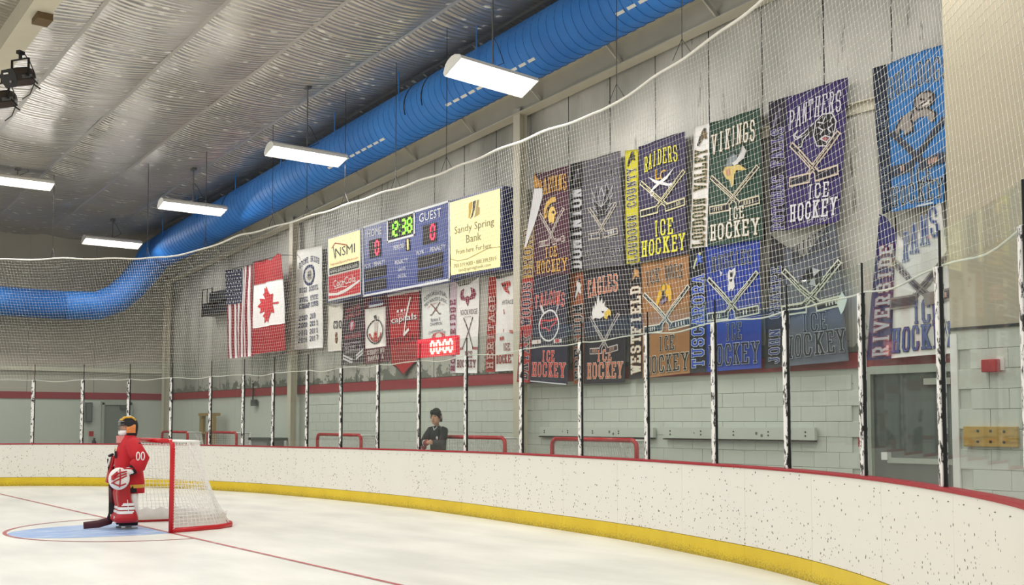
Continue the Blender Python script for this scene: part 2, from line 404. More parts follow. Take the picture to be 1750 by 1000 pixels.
# ------------------------------------------------------------------ dasher boards
boards = thing('dasher_boards', 'long curved white dasher boards with yellow kick plate and red cap around the ice', 'rink boards', (-15, 10, 0))
def wallstrip(s0, s1, out, z0, z1f, n, flipz=False):
    b = MB(); b.grid(lambda u, v: (lambda p: (p.x, p.y, z0 + (z1f(s0 + (s1 - s0)*u) - z0)*v))(B(s0 + (s1 - s0)*u, out)), n, 6); return b
seams = [s_at(p) for p in (0, 110, 200, 330, 420, 505, 620, 700, 790, 880, 962, 1055, 1165, 1272, 1386, 1505, 1628)]
edges = [0] + [seams[0] - 2.4*i for i in range(8, 0, -1) if seams[0] - 2.4*i > .5] + seams
while edges[-1] + 2.6 < SL: edges.append(edges[-1] + 2.4)
edges.append(SL - .01)
for s0, s1 in zip(edges, edges[1:]):
    g = .0015; n = max(3, int((s1 - s0)/.22))
    def both(z0, z1f, o0, nm, m):
        b = wallstrip(s0 + g, s1 - g, o0, z0, z1f, n); b2 = MB()
        back = wallstrip(s0 + g, s1 - g, o0 + .03, z0, z1f, n); k = len(b.v); b.v += back.v
        b.f += [tuple(reversed([i + k for i in q])) for q in back.f]
        row = n + 1
        for i in range(n):                                 # close top and bottom
            for r in (0, 6): q = (r*row + i, r*row + i + 1, k + r*row + i + 1, k + r*row + i); b.f.append(q if r else q[::-1])
        for i in range(6):
            for cidx in (0, n): b.f.append((i*row + cidx, (i + 1)*row + cidx, k + (i + 1)*row + cidx, k + i*row + cidx))
        return b.build(nm, m, boards, True if False else False)
    both(.205, lambda s: capz(s) - .025, 0, 'board_panel', M['board'])
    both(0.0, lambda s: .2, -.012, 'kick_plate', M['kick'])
b = MB(); n = 240
def caprow(u, v):
    s = u*(SL - .02) + .01; z = capz(s); prof = [(-.012, z - .022), (-.012, z - .003), (-.002, z + .003), (.11, z + .003), (.12, z - .003), (.12, z - .022), (-.012, z - .022)]
    o_, zz = prof[int(round(v*6))]; return B(s, o_, zz)
b.grid(caprow, n, 6, True); b.build('cap_rail', M['cap'], boards)
b = MB(); b.grid(lambda u, v: B(.01 + u*(SL - .02), .125, .0 + v*.98), 160, 1, True); b.build('back_skin', M['white'], boards)
b = MB()
for i in range(int(SL/.3)):
    s = i*.3 + .1
    if s_at(-100) < s < s_at(1740):
        p = B(s, -.004, capz(s) - .085); b.box(p, (.008, .008, .008))
stuff(b.build('panel_screw', M['steel'], boards))

# ------------------------------------------------------------------ glass and posts
glassT = thing('rink_glass', 'tall clear shielding glass standing in chipped white posts on the boards', 'rink glass', (-15, 10, 1))
POSTPX = [-120, -30, 53, 137, 215.5, 288, 355, 411, 462, 520, 578, 641, 711, 791, 886, 987, 1100, 1215, 1338, 1467, 1600, 1744]
POSTS = [s_at(p) for p in POSTPX if p > -40]
POSTS = [POSTS[0] - 1.25*i for i in range(5, 0, -1)] + POSTS + [POSTS[-1] + 1.25]
GT = 2.88
def postz(s):
    x = B(s).x; return 2.50 + .12*min(max((x + 28)/20, 0), 1)
for i, s in enumerate(POSTS):
    p = B(s, .055); d = Bdir(s); rz = math.atan2(d.y, d.x); R_ = Matrix.Rotation(rz, 3, 'Z'); z0 = capz(s); z1 = postz(s)
    b = MB(); b.box((p.x, p.y, (z0 + z1)/2), (.066, .05, z1 - z0), R_); po = b.build('glass_post', M['post'], glassT, bevel=.006)
    b = MB(); c = p + d*.039; b.box((c.x, c.y, (z0 + z1)/2), (.012, .026, z1 - z0 - .01), R_)
    b.box((c.x - d.x*.012, c.y - d.y*.012, (z1 + GT)/2), (.012, .016, GT - z1), R_); b.build('post_seal', M['seal'], po)
for s0, s1 in zip(POSTS, POSTS[1:]):
    a, c = s0 + .05, s1 - .03; b = MB(); n = 4
    z0 = capz((a + c)/2) + .006
    for sgn in (-1, 1):
        b.grid(lambda u, v: B(a + (c - a)*u, .06 + sgn*.006, z0 + (GT - z0)*v), n, 1, sgn > 0)
    k = (n + 1)*2
    for i in range(n):
        r = n + 1; b.face((r + i, r + i + 1, k + r + i + 1, k + r + i))
    b.build('glass_pane', M['glass'], glassT)

# ------------------------------------------------------------------ safety netting over the glass
net = thing('safety_net', 'fine white safety netting hung from a rope above the rink glass', 'net', (-15, 10.2, 2.6))
TOPPX = [(-150, 446), (0, 443), (100, 441), (180, 442), (270, 440), (330, 428), (400, 402), (500, 374), (620, 335), (760, 290), (830, 262), (920, 226), (1020, 190), (1110, 130), (1200, 70), (1295, 0)]
TOP = []
for px, py in TOPPX:
    s = s_at(max(px, -60)) if px > -60 else s_at(-60) - 3; p = B(s, .1)
    f = (p - O).dot(FW); d = ray(px, py); k = f/d.dot(FW); TOP.append((s, EYE + d.z*k))
TOP.append((TOP[-1][0] + 2, 6.2)); TOP.append((SL, 6.2))
def topz(s):
    if s <= TOP[0][0]: return TOP[0][1]
    for (a, za), (b_, zb) in zip(TOP, TOP[1:]):
        if a <= s <= b_ and b_ > a: return za + (zb - za)*(s - a)/(b_ - a)
    return TOP[-1][1]
NS0, NS1, PT = s_at(-60) - 1.0, s_at(1750) + 1.2, .066
def netp(s, z):
    k = (z - 2.6)/3.4; return B(s, .11 + .05*math.sin(s*1.7)*(1 - k) + .03*math.sin(s*.6 + z), z)
b = MB(); ns = int((NS1 - NS0)/PT); CR = .0015
for i in range(ns):                                       # drop cords, leaning a little with the weight of the net
    s = NS0 + i*PT; zt = topz(s); zb = postz(s) + .02; m_ = 7
    b.tube([netp(s + .22*(zt - z), z) for z in [zb + (zt - zb)*k/m_ for k in range(m_ + 1)]], CR, 3, False)
z = 2.56
while z < 6.2:
    run = []
    for i in range(0, ns*PT.__trunc__() or ns, 2):
        s = NS0 + i*PT; zz = z + .035*math.sin(s*2.1 + z)*.5 - .03*math.sin((s - NS0)*.9)
        if postz(s) - .01 < zz < topz(s): run.append(netp(s, zz))
        else:
            if len(run) > 1: b.tube(run, CR, 3, False)
            run = []
    if len(run) > 1: b.tube(run, CR, 3, False)
    z += PT
stuff(b.build('netting', M['cord'], net))
b = MB()
for i in range(ns):
    s = NS0 + i*PT; z = 2.56
    while z < 6.2:
        ss = s; zz = z + .035*math.sin(ss*2.1 + z)*.5 - .03*math.sin((ss - NS0)*.9)
        zt = topz(ss)
        if postz(ss) < zz < zt:
            k = .22*(zt - zz); q = netp(ss + (k % PT), zz); r = .0054; n0 = len(b.v)
            b.v += [(q.x, q.y, q.z + r), (q.x + r, q.y - r, q.z - r*.3), (q.x - r, q.y - r, q.z - r*.3), (q.x, q.y + r, q.z - r)]
            b.f += [(n0, n0 + 2, n0 + 1), (n0, n0 + 1, n0 + 3), (n0, n0 + 3, n0 + 2), (n0 + 1, n0 + 2, n0 + 3)]
        z += PT
stuff(b.build('net_knot', M['cord'], net))
b = MB(); b.tube([netp(NS0 + i*(NS1 - NS0)/160, topz(NS0 + i*(NS1 - NS0)/160) + .012*math.sin(i*.9)) for i in range(161)], .019, 7); b.build('top_rope', M['rope'], net, True)
b = MB(); rp = []
for s0, s1 in zip(POSTS[3:], POSTS[4:]):
    for k in range(8):
        t = k/8; s = s0 + (s1 - s0)*t; rp.append(B(s, .085, postz(s) + .01 - .05*math.sin(PI*t)*(.5 + .5*math.sin(s*3))))
b.tube(rp, .009, 6); b.build('lower_rope', M['rope'], net, True)
for px in (77, 240, 453, 510, 663, 753, 1045, 1155, 340, 575):
    s = s_at(px); p = netp(s, topz(s)); b = MB(); tp = Vector((p.x + .05, p.y - .03, roof(p.x) - .02)); b.tube([p, (p.x, p.y, p.z + .25), tp], .006, 5)
    b.tube([p + Vector((-.16, 0, .02)), (p.x, p.y, p.z + .25), p + Vector((.16, 0, .02))], .005, 4); b.build('hanger_wire', M['wire'], net)
TIE = [s_at(1592), s_at(1463)]
b = MB(); p = B(TIE[0] + .06, .03, postz(TIE[0])); b.tube([p, p + Vector((.02, 0, -.25)), p + Vector((.05, 0, -.5)), p + Vector((.08, 0, -.62)), p + Vector((.1, 0, -.5)), p + Vector((.05, 0, -.2))], .005, 5); b.build('rope_tail', M['rope'], net)

# ------------------------------------------------------------------ walls
WY = 12.0; WX0, WX1 = -33.8, -5.2
mw = MB(); mw.box(((WX0 + WX1)/2, WY + .15, 1.2), (WX1 - WX0, .24, 2.4)); wall = struct(mw.build('wall_back', M['smooth']))
bm = MB(); bm.box((0, 0, 0), (.3965, .03, .1995)); proto = bm.build('block', M['block'], wall, bevel=.004); first = True
def blocks(par, x0, n, z0, rows, y, skip=None):
    global first
    for r in range(rows):
        for c in range(n):
            x = x0 + c*.4 + (.2 if r % 2 else 0); z = z0 + r*.2032
            if skip and skip(x, z): continue
            if first: bl = proto; first = False
            else: bl = proto.copy(); C.objects.link(bl)
            bl.parent = par; off = par.location
            bl.location = (x - off.x, y + random.uniform(-.002, .002) - off.y, z - off.z)
blocks(wall, -23.9, 39, .8, 7, WY + .018, lambda x, z: x > -8.45)
b = MB(); b.box(((WX0 - 8.2)/2 - .0, WY + .005, 2.3), (abs(WX0 + 8.2) + .0, .05, .2)); b.build('red_band', M['band'], wall)
b = MB(); b.box((-7.0, WY + .005, 2.3), (2.4, .05, .2)); b.build('red_band', M['band'], wall)
SEAM = [-12.03, -10.9, -9.89, -8.84, -7.81]; x = SEAM[0]
while x > WX0 + 1.2: x -= 1.06; SEAM.insert(0, x)
SEAM = [WX0] + SEAM + [-6.75, WX1]
for a, c in zip(SEAM, SEAM[1:]):
    b = MB(); z1a, z1b = roof(a) + .1, roof(c) + .1; y0 = WY + .02 + random.uniform(-.004, .004)
    b.grid(lambda u, v: (a + .008 + (c - a - .016)*u, y0 - .03*math.sin(PI*u)**.5, 2.41 + (z1a + (z1b - z1a)*u - 2.41)*v), 6, 8, False)
    b.build('wall_panel', M['facing'], wall, True)
b = MB(); b.poly([(WX0, WY + .06, 2.4), (WX1, WY + .06, 2.4), (WX1, WY + .06, roof(WX1) + .2), (WX0, WY + .06, roof(WX0) + .2)]); b.build('panel_backing', M['seal'], wall)
# left wall
lw = MB(); lw.box((WX0 - .12, -2, 1.2), (.24, 28, 2.4)); lwall = struct(lw.build('wall_left', M['smooth']))
b = MB(); b.box((WX0 + .012, -2, 2.3), (.04, 28, .2)); b.build('red_band', M['band'], lwall)
ys = [-16, -12.6, -9.2, -5.8, -2.4, .9, 4.2, 6.0, 7.9, 9.8, 12]
for a, c in zip(ys, ys[1:]):
    b = MB(); b.box((WX0 - .03, (a + c)/2, 4.9), (.06, c - a - .015, 5.0)); b.build('wall_panel', M['facing'] if a > 30 else M['left'], lwall)
b = MB(); b.box((WX0 + .05, -2, 3.08), (.14, 28, .12)); b.build('wall_ledge', M['beige'], lwall)
# nearer wall at the right
NY = 10.4; NX0 = at(1624, 500, 1, NY).x
rw = MB(); rw.box(((NX0 - 1)/2, NY + .22, 1.22), (-1 - NX0, .4, 2.44)); rwall = struct(rw.build('wall_right', M['mortar']))
blocks(rwall, NX0 + .2, 9, .72, 9, NY + .012)
b = MB(); zt = roof(NX0) + .3; b.box(((NX0 - 1)/2, NY + .20, (2.44 + zt)/2), (-1 - NX0, .44, zt - 2.44)); b.build('upper_panel', M['tan'], rwall)
b = MB(); b.box((NX0 + .03, NY - .005, 1.2), (.075, .03, 2.42)); b.build('corner_guard', M['white'], rwall)
b = MB(); b.box(((NX0 - 1)/2, NY - .01, 2.46), (-1 - NX0, .04, .03)); b.build('ledge', M['seal'], rwall)

# ------------------------------------------------------------------ columns, eave beam, girts
def column(px, label, z1, y=11.80, wd=.19, dp=.15):
    x = at(px, 600, 1, y).x; t = thing('steel_column', label, 'column', (x, y, 0)); fl = .018
    b = MB(); b.box((x, y - dp/2, z1/2), (wd, fl, z1)); b.build('flange', M['beige'], t)
    b = MB(); b.box((x, y + dp/2, z1/2), (wd, fl, z1)); b.build('flange', M['beige'], t)
    b = MB(); b.box((x, y, z1/2), (.02, dp - fl, z1)); b.build('web', M['beige'], t)
column(284, 'beige steel column in the far left corner of the hall', 6.0)
column(500, 'beige steel column between the red and white flag and the white banner', 6.55)
column(889, 'beige steel column between the cream sign and the maroon banner', 7.15)
bt = thing('eave_beam', 'beige steel beam running under the roof along the banner wall', 'beam', (-20, 11.75, 6.7))
def zbeam(x): return 5.82 + RK*(x - WX0)
for nm, dz, wd, ht in (('web', .22, .02, .44), ('flange', .0, .24, .02), ('flange', .44, .24, .02)):
    b = MB(); b.bar((WX0, 11.8, zbeam(WX0) + dz), (WX1, 11.8, zbeam(WX1) + dz), wd, ht); b.build(nm, M['beige'], bt)
for k in range(13):
    x = -31 + k*2.05; b = MB(); b.bar((x, 11.78, zbeam(x) + .05), (x - .3, 11.2, roof(x) - .45), .05, .05); b.build('brace', M['beige'], bt)
gt = thing('wall_girt', 'beige steel girt crossing the wall behind the purple and bright blue banners', 'girt', (-9, 11.93, 4.5))
p = at(1470, 183, 1, 11.93); b = MB(); b.box((-8.9, 11.975, p.z), (3.0, .03, .13)); b.build('web', M['beige'], gt); b = MB(); b.box((-8.9, 11.94, p.z + .065), (3.0, .09, .015)); b.build('lip', M['beige'], gt)
gt = thing('wall_girt', 'short beige steel girt beside the column right of the cream sign', 'girt', (-16, 11.93, 4.9))
p = at(871, 351, 1, 11.93); b = MB(); b.box((-16.0, 11.93, p.z), (1.0, .06, .13)); b.build('web', M['beige'], gt); b = MB(); b.box((-16.0, 11.88, p.z + .065), (1.0, .12, .015)); b.build('lip', M['beige'], gt)

# ------------------------------------------------------------------ ceiling of foil insulation between purlins
cl = MB(); cl.poly([(-34.2, -16, roof(-34.2) + .3), (2, -16, roof(2) + .3), (2, 12.4, roof(2) + .3), (-34.2, 12.4, roof(-34.2) + .3)]); ceil = struct(cl.build('ceiling', M['seal']))
YS = [-15.5, -12.3, -9.1, -5.9, -4.3, -2.7, -1.1, .5, 1.95, 3.5, 5.08, 6.68, 8.28, 9.80, 11.0, 12.2]
for k, (a, c) in enumerate(zip(YS, YS[1:])):
    b = MB(); ph = k*1.7
    def fn(u, v):
        x = -34 + 36*u; y = a + (c - a)*v; sg = math.sin(PI*v)**.75
        return (x, y, roof(x) - .012 - .075*sg*(1 + .25*math.sin(x*1.3 + ph)) + .02*math.sin(x*3.1 + y*2 + ph)*sg)
    b.grid(fn, 150, 10, False); b.build('insulation_sheet', M['foil'], ceil, True)
    b = MB(); b.grid(lambda u, v: (-34 + 36*u, c - .04 + .08*v + .008*math.sin(u*90), roof(-34 + 36*u) - .022), 90, 1); b.build('seam_tape', mat('foil_tape', '#cfccc6', .4, .5), ceil)
rf = thing('roof_rafter', 'deep beige steel rafter under the foil ceiling at the upper left', 'beam', (-18, 3.93, 7.4))
for nm, dz, wd, ht in (('bottom_flange', -.7, .34, .02), ('web', -.36, .02, .66)):
    b = MB(); b.bar((-33.6, 3.93, roof(-33.6) + dz), (1, 3.93, roof(1) + dz), wd, ht); b.build(nm, M['beige'], rf)
p = atroof(76, 28, .7); b = MB(); b.box((p.x, 4.0, roof(p.x) - .75), (.34, .22, .1)); b.build('splice_plate', mat('rusty', '#6b5636', .7), rf)

# ------------------------------------------------------------------ blue air duct
dt = thing('air_duct', 'large round bright blue spiral air duct under the ceiling', 'duct', (-20, 10.5, 7))
DY = 11.0
def dz(x): return 7.0 + RK*(x + 24.6)
DR = .475
run0 = -31.3
b = MB(); b.tube([(x, DY, dz(x)) for x in (run0, -26, -20, -14, -8, -3)], DR, 36, True); b.build('main_run', M['duct'], dt, True)
el = [(run0, DY, dz(run0)), (-31.9, 10.96, dz(-31.9) - .03), (-32.35, 10.82, 6.1), (-32.65, 10.5, 5.6), (-32.78, 10.1, 5.2), (-32.8, 9.55, 4.95), (-32.8, 8.6, 4.9)]
b = MB(); b.tube(el, [DR, DR, .45, .44, .43, .42, .41], 30, False); b.build('elbow', M['duct'], dt, True)
b = MB(); b.tube([(-32.8, 8.6, 4.9), (-32.8, 4, 4.93), (-32.8, -6, 5.0)], .41, 30, True); b.build('end_run', M['duct'], dt, True)
b = MB(); x = -30.4
while x < -4:                                             # spiral lock seams
    b.tube([(x + .13*(j/24) , DY + (DR + .002)*math.cos(2*PI*j/24), dz(x) + (DR + .002)*math.sin(2*PI*j/24)) for j in range(25)], .0035, 4, False); x += .2
stuff(b.build('spiral_seam', mat('duct_seam', '#1f5ea8', .45), dt))
for x, l in ((-19.2, 2.6), (-14.6, 2.8), (-10.5, 2.0)):
    b = MB(); k = int(l/.24); a = math.radians(-50)
    for i in range(k):
        xx = x - l/2 + i*.24; b.bar((xx, DY - DR*math.cos(a)*1.005, dz(xx) + DR*math.sin(a)*1.005), (xx + .17, DY - DR*math.cos(a)*1.005, dz(xx + .17) + DR*math.sin(a)*1.005), .05, .012, (0, -math.cos(a), math.sin(a)))
    b.build('air_slot', M['white'], dt)
for k in range(10):
    x = -30.1 + 2.55*k; b = MB(); b.tube([(x, DY - DR - .01, dz(x) + .1), (x, DY - DR - .01, roof(x) - .05)], .012, 6); b.build('hanger_rod', M['duct'], dt)
for x0 in (-17.2, -16.6, -25.9):
    b = MB(); b.tube([(x0 + .02*j, DY - (DR + .004)*math.cos(a), dz(x0) + (DR + .004)*math.sin(a)) for j, a in enumerate([math.radians(-25 + 13*i) for i in range(9)])], .012, 5); b.build('scrape', M['black'], dt)

# ------------------------------------------------------------------ hanging tube lights
def fixture_at(loc, rz, label, tilt=-15):
    x, y, z = loc; t = thing('tube_light_fixture', label, 'ceiling light', loc, rz, 'tube lights hung under the roof'); L_, W_ = 1.56, .42
    prof = [(-W_/2, -.01), (-W_/2, .05), (-.12, .13), (-.05, .155), (.05, .155), (.12, .13), (W_/2, .05), (W_/2, -.01)]
    b = MB(); b.grid(lambda u, v: (prof[int(round(u*7))][0], -L_/2 + L_*v, prof[int(round(u*7))][1]), 7, 1, True)
    b.build('hood', M['white'], t, local=True)
    for sgn in (-1, 1):
        b = MB(); q = [(px_, sgn*L_/2, pz_) for px_, pz_ in prof]; r = [(px_*1.02, sgn*(L_/2 + .012), pz_) for px_, pz_ in prof]
        b.poly(q if sgn > 0 else q[::-1]); b.poly(r[::-1] if sgn > 0 else r)
        b.build('end_cap', M['white'], t, local=True)
    for k in range(4):
        xx = -.12 + .08*k; b = MB(); b.tube([(xx, -L_/2 + .03, .03), (xx, L_/2 - .03, .03)], .016, 8); b.build('tube', M['tube'], t, True, local=True)
    b = MB(); b.box((0, 0, .062), (W_ - .05, L_ - .03, .006)); b.build('reflector', mat('lit_reflector', '#fffaf0', .5, emit=1.5), t, local=True)
    b = MB()
    for k in range(26): yy = -L_/2 + .03 + k*(L_ - .06)/25; b.tube([(-W_/2, yy, -.012), (-W_/2 + .03, yy, -.03), (W_/2 - .03, yy, -.03), (W_/2, yy, -.012)], .0025, 4, False)
    for xx in (-W_/2, -W_/2 + .03, 0, W_/2 - .03, W_/2): b.tube([(xx, -L_/2, -.03 if abs(xx) < W_/2 - .01 else -.012), (xx, L_/2, -.03 if abs(xx) < W_/2 - .01 else -.012)], .003, 4, False)
    b.build('wire_guard', M['white'], t, local=True)
    b = MB(); h_ = roof(x) - z - .1; b.tube([(0, 0, .15), (0, 0, h_)], .014, 6); b.build('hanging_rod', M['steel'], t, local=True)
    b = MB(); b.box((0, 0, h_), (.16, .1, .05)); b.build('ceiling_mount', M['steel'], t, local=True)
    b = MB(); b.tube([(0, 0, .155), (-.02, .25, .3), (-.01, .1, .55), (0, .02, .62)], .006, 5); b.build('power_cord', M['black'], t, True, local=True)
    lamp((0, 0, -.04), 0, t, LAMP_W*(.5 if x < -29 else 1))
    t.rotation_euler = (0, math.radians(tilt), rz)
    for ch in t.children:
        if ch.name.split('.')[0] in ('hanging_rod', 'ceiling_mount', 'power_cord'): ch.rotation_euler = (0, -math.radians(tilt), 0)
    return t
for top, mid, rz, lab in (((843, 0), (843, 128), .10, 'largest and nearest tube light hung in front of the blue duct'),
                          ((526, 148), (527, 263), .0, 'tube light hung halfway along the blue duct'),
                          ((331, 288), (332, 353), 0, 'smaller tube light left of the duct, third of the row'),
                          ((193, 375), (192, 413), 0, 'farthest tube light, lowest in the row above the net rope')):
    p = atroof(*top, .08) if top[1] > 0 else Vector((-12.95, 9.5, 0)); x, y = p.x, p.y
    d = ray(mid[0], mid[1]); k = (Vector((x, y, 0)) - Vector((0, 0, 0))).dot(FW)/d.dot(FW); z = EYE + d.z*k
    fixture_at((x, y, z - .05), rz, lab, -26 if rz else -15)
p = atroof(30, 312, .42); fixture_at((p.x, p.y, p.z), .0, 'tube light close under the foil at the left edge of the picture')

# ------------------------------------------------------------------ black stage spotlights
def spot(loc, rz, label):
    t = thing('spotlight', label, 'spotlight', loc, rz)
    R_ = Matrix.Rotation(math.radians(20), 3, 'X')
    def pt(x, y, z): return tuple(R_ @ Vector((x, y, z)))
    b = MB(); n = 8; prof = [(.14, .05), (.14, -.05), (.09, -.13), (-.09, -.13), (-.14, -.05), (-.14, .05), (-.1, .12), (.1, .12)]
    for (yy, s_) in ((-.2, 1), (.12, 1), (.2, .8)): b.v += [pt(px_*s_, yy, pz_*s_) for px_, pz_ in prof]
    for i in range(2):
        for j in range(n): b.face((i*n + j, i*n + (j + 1) % n, (i + 1)*n + (j + 1) % n, (i + 1)*n + j))
    b.face(range(n)); b.face(reversed(range(2*n, 3*n))); b.build('housing', mat('spot_brown', '#3a3029', .45), t, local=True)
    b = MB(); b.v += [pt(px_*1.05, -.205, pz_*1.05) for px_, pz_ in prof] + [pt(px_*1.05, -.215, pz_*1.05) for px_, pz_ in prof]; b.face(range(8)); b.face(reversed(range(8, 16)))
    for j in range(8): b.face((j, (j + 1) % 8, 8 + (j + 1) % 8, 8 + j))
    b.build('back_plate', M['black'], t, local=True)
    b = MB(); b.box(pt(-.03, -.219, .07), (.09, .004, .022), R_); b.build('maker_plate', M['white'], t, local=True)
    b = MB(); b.ball(pt(.03, -.22, -.05), (.022, .015, .022), 8, 6); b.build('knob', M['steel'], t, True, local=True)
    b = MB(); b.bar((-.165, 0, 0), (-.165, 0, .27), .035, .012, (1, 0, 0)); b.bar((.165, 0, 0), (.165, 0, .27), .035, .012, (1, 0, 0)); b.bar((-.17, 0, .27), (.17, 0, .27), .035, .012); b.build('yoke', M['black'], t, local=True)
    b = MB(); b.tube([(0, 0, .27), (0, 0, .36)], .025, 8); b.box((0, 0, .37), (.07, .1, .05)); b.build('clamp', M['black'], t, local=True)
    for k in range(5):
        b = MB(); b.box(pt(-.08 + .04*k, .0, .128), (.012, .24, .016), R_); b.build('cooling_fin', M['black'], t, local=True)
    b = MB(); b.box(pt(.143, .0, .0), (.006, .2, .05), R_); b.build('side_label', M['steel'], t, local=True)
    for (q0, q1) in (((.17, .05, 0), (.25, .1, -.1)), ((.14, .1, -.08), (.24, .16, -.16))):
        b = MB(); b.tube([q0, q1], .012, 5); b.build('handle', M['black'], t, local=True)
    b = MB(); b.tube([(.03, .05, .36), (.1, .08, .25), (.15, .12, .1), (.1, .18, -.05), (.05, .15, -.22), (-.05, .1, -.3)], .008, 5); b.build('cable', M['black'], t, True, local=True)
p = at(34, 132, 1, 3.75); spot((p.x, 3.75, p.z), math.radians(30), 'black stage spotlight with a yoke, fully in view under the rafter')
p = at(3, 171, 1, 3.75); spot((p.x, 3.75, p.z), math.radians(22), 'black stage spotlight cut off by the left edge of the picture')

# ------------------------------------------------------------------ fittings on the back walls
def boxat(name, m, par, x0, y0, x1, y1, Y, dep, bevel=0):
    a = at(x0, (y0 + y1)/2, 1, Y); c = at(x1, (y0 + y1)/2, 1, Y); t = at((x0 + x1)/2, y0, 1, Y).z; u = at((x0 + x1)/2, y1, 1, Y).z
    b = MB(); b.box(((a.x + c.x)/2, Y + dep/2, (t + u)/2), (abs(c.x - a.x), dep, abs(t - u))); return b.build(name, m, par, bevel=bevel)
M['door'] = mat('door_grey_green', '#4f5955', .4, var=.08); M['red'] = mat('alarm_red', '#b3222a', .4); M['jamb'] = mat('door_jamb', '#a9b0a4', .5)
d1 = bpy.data.objects.new('door_1', None); C.objects.link(d1); d1.location = (-7.6, 11.9, 0); d1['kind'] = 'structure'
dx0, dx1 = at(1494, 720, 1, 11.95).x, -6.95
b = MB(); b.box(((dx0 + dx1)/2, 11.98, 1.04), (dx1 - dx0, .06, 2.1)); b.build('door_leaf', M['door'], d1)
b = MB(); b.box((dx0 - .06, 11.96, 1.07), (.12, .16, 2.26)); b.build('door_jamb', M['jamb'], d1)
b = MB(); b.box((dx1 + .06, 11.96, 1.07), (.12, .16, 2.26)); b.build('door_jamb', M['jamb'], d1)
b = MB(); b.box(((dx0 + dx1)/2, 11.96, 2.155), (dx1 - dx0, .16, .1)); b.build('door_head', M['jamb'], d1)
boxat('panic_bar', M['jamb'], d1, 1516, 784, 1627, 793, 11.88, .06); boxat('latch_box', M['white'], d1, 1506, 773, 1516, 786, 11.86, .1)
boxat('door_closer', M['jamb'], d1, 1578, 646, 1624, 657, 11.88, .06)
t = thing('fire_pull_station', 'small red fire pull station below a white conduit beside the grey door', 'alarm', at(1473, 755, 1, 11.9))
boxat('housing', M['red'], t, 1466, 747, 1479, 764, 11.9, .08, .008); boxat('conduit', M['white'], t, 1470, 600, 1473, 747, 11.95, .03); boxat('conduit_box', M['white'], t, 1467, 580, 1475, 600, 11.93, .06)
t = thing('fire_alarm_horn', 'red fire alarm horn with white plate on the block wall at the right', 'alarm', at(1692, 625, 1, NY))
h = boxat('horn_body', M['red'], t, 1676, 614, 1703, 636, NY - .1, .1, .01); boxat('strobe_plate', M['white'], t, 1702, 611, 1715, 633, NY - .03, .03)
M['wood'] = chipped('yellow_wood', '#c39a3f', '#8a6a2a', 3, .5, .7, (1, 1, 5))
t = thing('wall_plank', 'yellow varnished wooden plank bolted to the block wall at the right', 'plank', at(1690, 746, 1, NY))
boxat('board', M['wood'], t, 1646, 729, 1738, 764, NY - .05, .045, .006)
for px_, py_ in ((1671, 737), (1671, 755), (1693, 737), (1693, 755), (1716, 738), (1716, 756)):
    q = at(px_, py_, 1, NY - .05); b = MB(); b.tube([(q.x, NY - .056, q.z), (q.x, NY - .045, q.z)], .014, 8); b.build('bolt', M['black'], t)
for lab, q in (('pale painted bumper board on the block wall above the right stored goal', (922, 731, 1117, 748)), ('long pale painted bumper board on the block wall left of the grey door', (1134, 731, 1393, 753))):
    a = at(q[0], 740, 1, 11.93); c = at(q[2], 742, 1, 11.93); t = thing('bumper_board', lab, 'board', (a.x, 11.93, .9)); zt, zb = at(q[2], q[1], 1, 11.93).z, at(q[2], q[3], 1, 11.93).z
    b = MB(); b.box(((a.x + c.x)/2, 11.95, (zt + zb)/2), (c.x - a.x, .06, zt - zb)); b.build('plank', M['block'], t, bevel=.004)
    b = MB(); b.box(((a.x + c.x)/2, 11.945, zb - .012), (c.x - a.x, .06, .016)); b.build('under_shadow', M['black'], t)  # black strip standing in for the shadow beneath the board
    for i in range(5):
        for dz_ in (.06, zt - zb - .06):
            xx = a.x + .15 + (c.x - a.x - .3)*i/4; b = MB(); b.tube([(xx, 11.914, zb + dz_), (xx, 11.925, zb + dz_)], .012, 6); b.build('bolt', M['black'], t)
t = thing('wall_box', 'small grey electrical box on a cable at the far end of the wall', 'electrical box', at(432, 690, 1, 11.9))
boxat('box', M['door'], t, 428, 683, 435, 694, 11.9, .08, .005); boxat('cable', M['black'], t, 431, 655, 432.4, 683, 11.93, .02)
# things along the left wall
def boxl(name, m, par, x0, y0, x1, y1, X, dep):
    a = at(x0, (y0 + y1)/2, 0, X); c = at(x1, (y0 + y1)/2, 0, X); tz = at((x0 + x1)/2, y0, 0, X).z; u = at((x0 + x1)/2, y1, 0, X).z
    b = MB(); b.box((X - dep/2, (a.y + c.y)/2, (tz + u)/2), (dep, abs(c.y - a.y), abs(tz - u))); return b.build(name, m, par)
d2 = bpy.data.objects.new('door_2', None); C.objects.link(d2); d2.location = (-33.7, 10.2, 0); d2['kind'] = 'structure'
boxl('door_leaf', mat('far_door', '#7e857c', .5), d2, 178, 693, 222, 775, -33.7, .05); boxl('door_jamb', M['jamb'], d2, 174, 688, 178, 775, -33.66, .1); boxl('door_jamb', M['jamb'], d2, 222, 688, 226, 775, -33.66, .1); boxl('door_head', M['jamb'], d2, 174, 686, 226, 692, -33.66, .1)
boxl('closer', M['door'], d2, 206, 692, 220, 700, -33.62, .06)
t = thing('fire_extinguisher', 'dark fire extinguisher under a small red box on the far left wall', 'extinguisher', at(161, 752, 0, -33.6)); q = at(161, 752, 0, -33.55)
b = MB(); b.rings([(q.x, q.y, q.z - .35, .07, .07), (q.x, q.y, q.z - .1, .07, .07), (q.x, q.y, q.z, .03, .03), (q.x, q.y, q.z + .06, .03, .03)], 12); b.build('cylinder', M['black'], t, True)
b = MB(); b.bar((-33.7, q.y, q.z - .1), (q.x, q.y, q.z - .1), .05, .2); b.build('bracket', M['steel'], t)
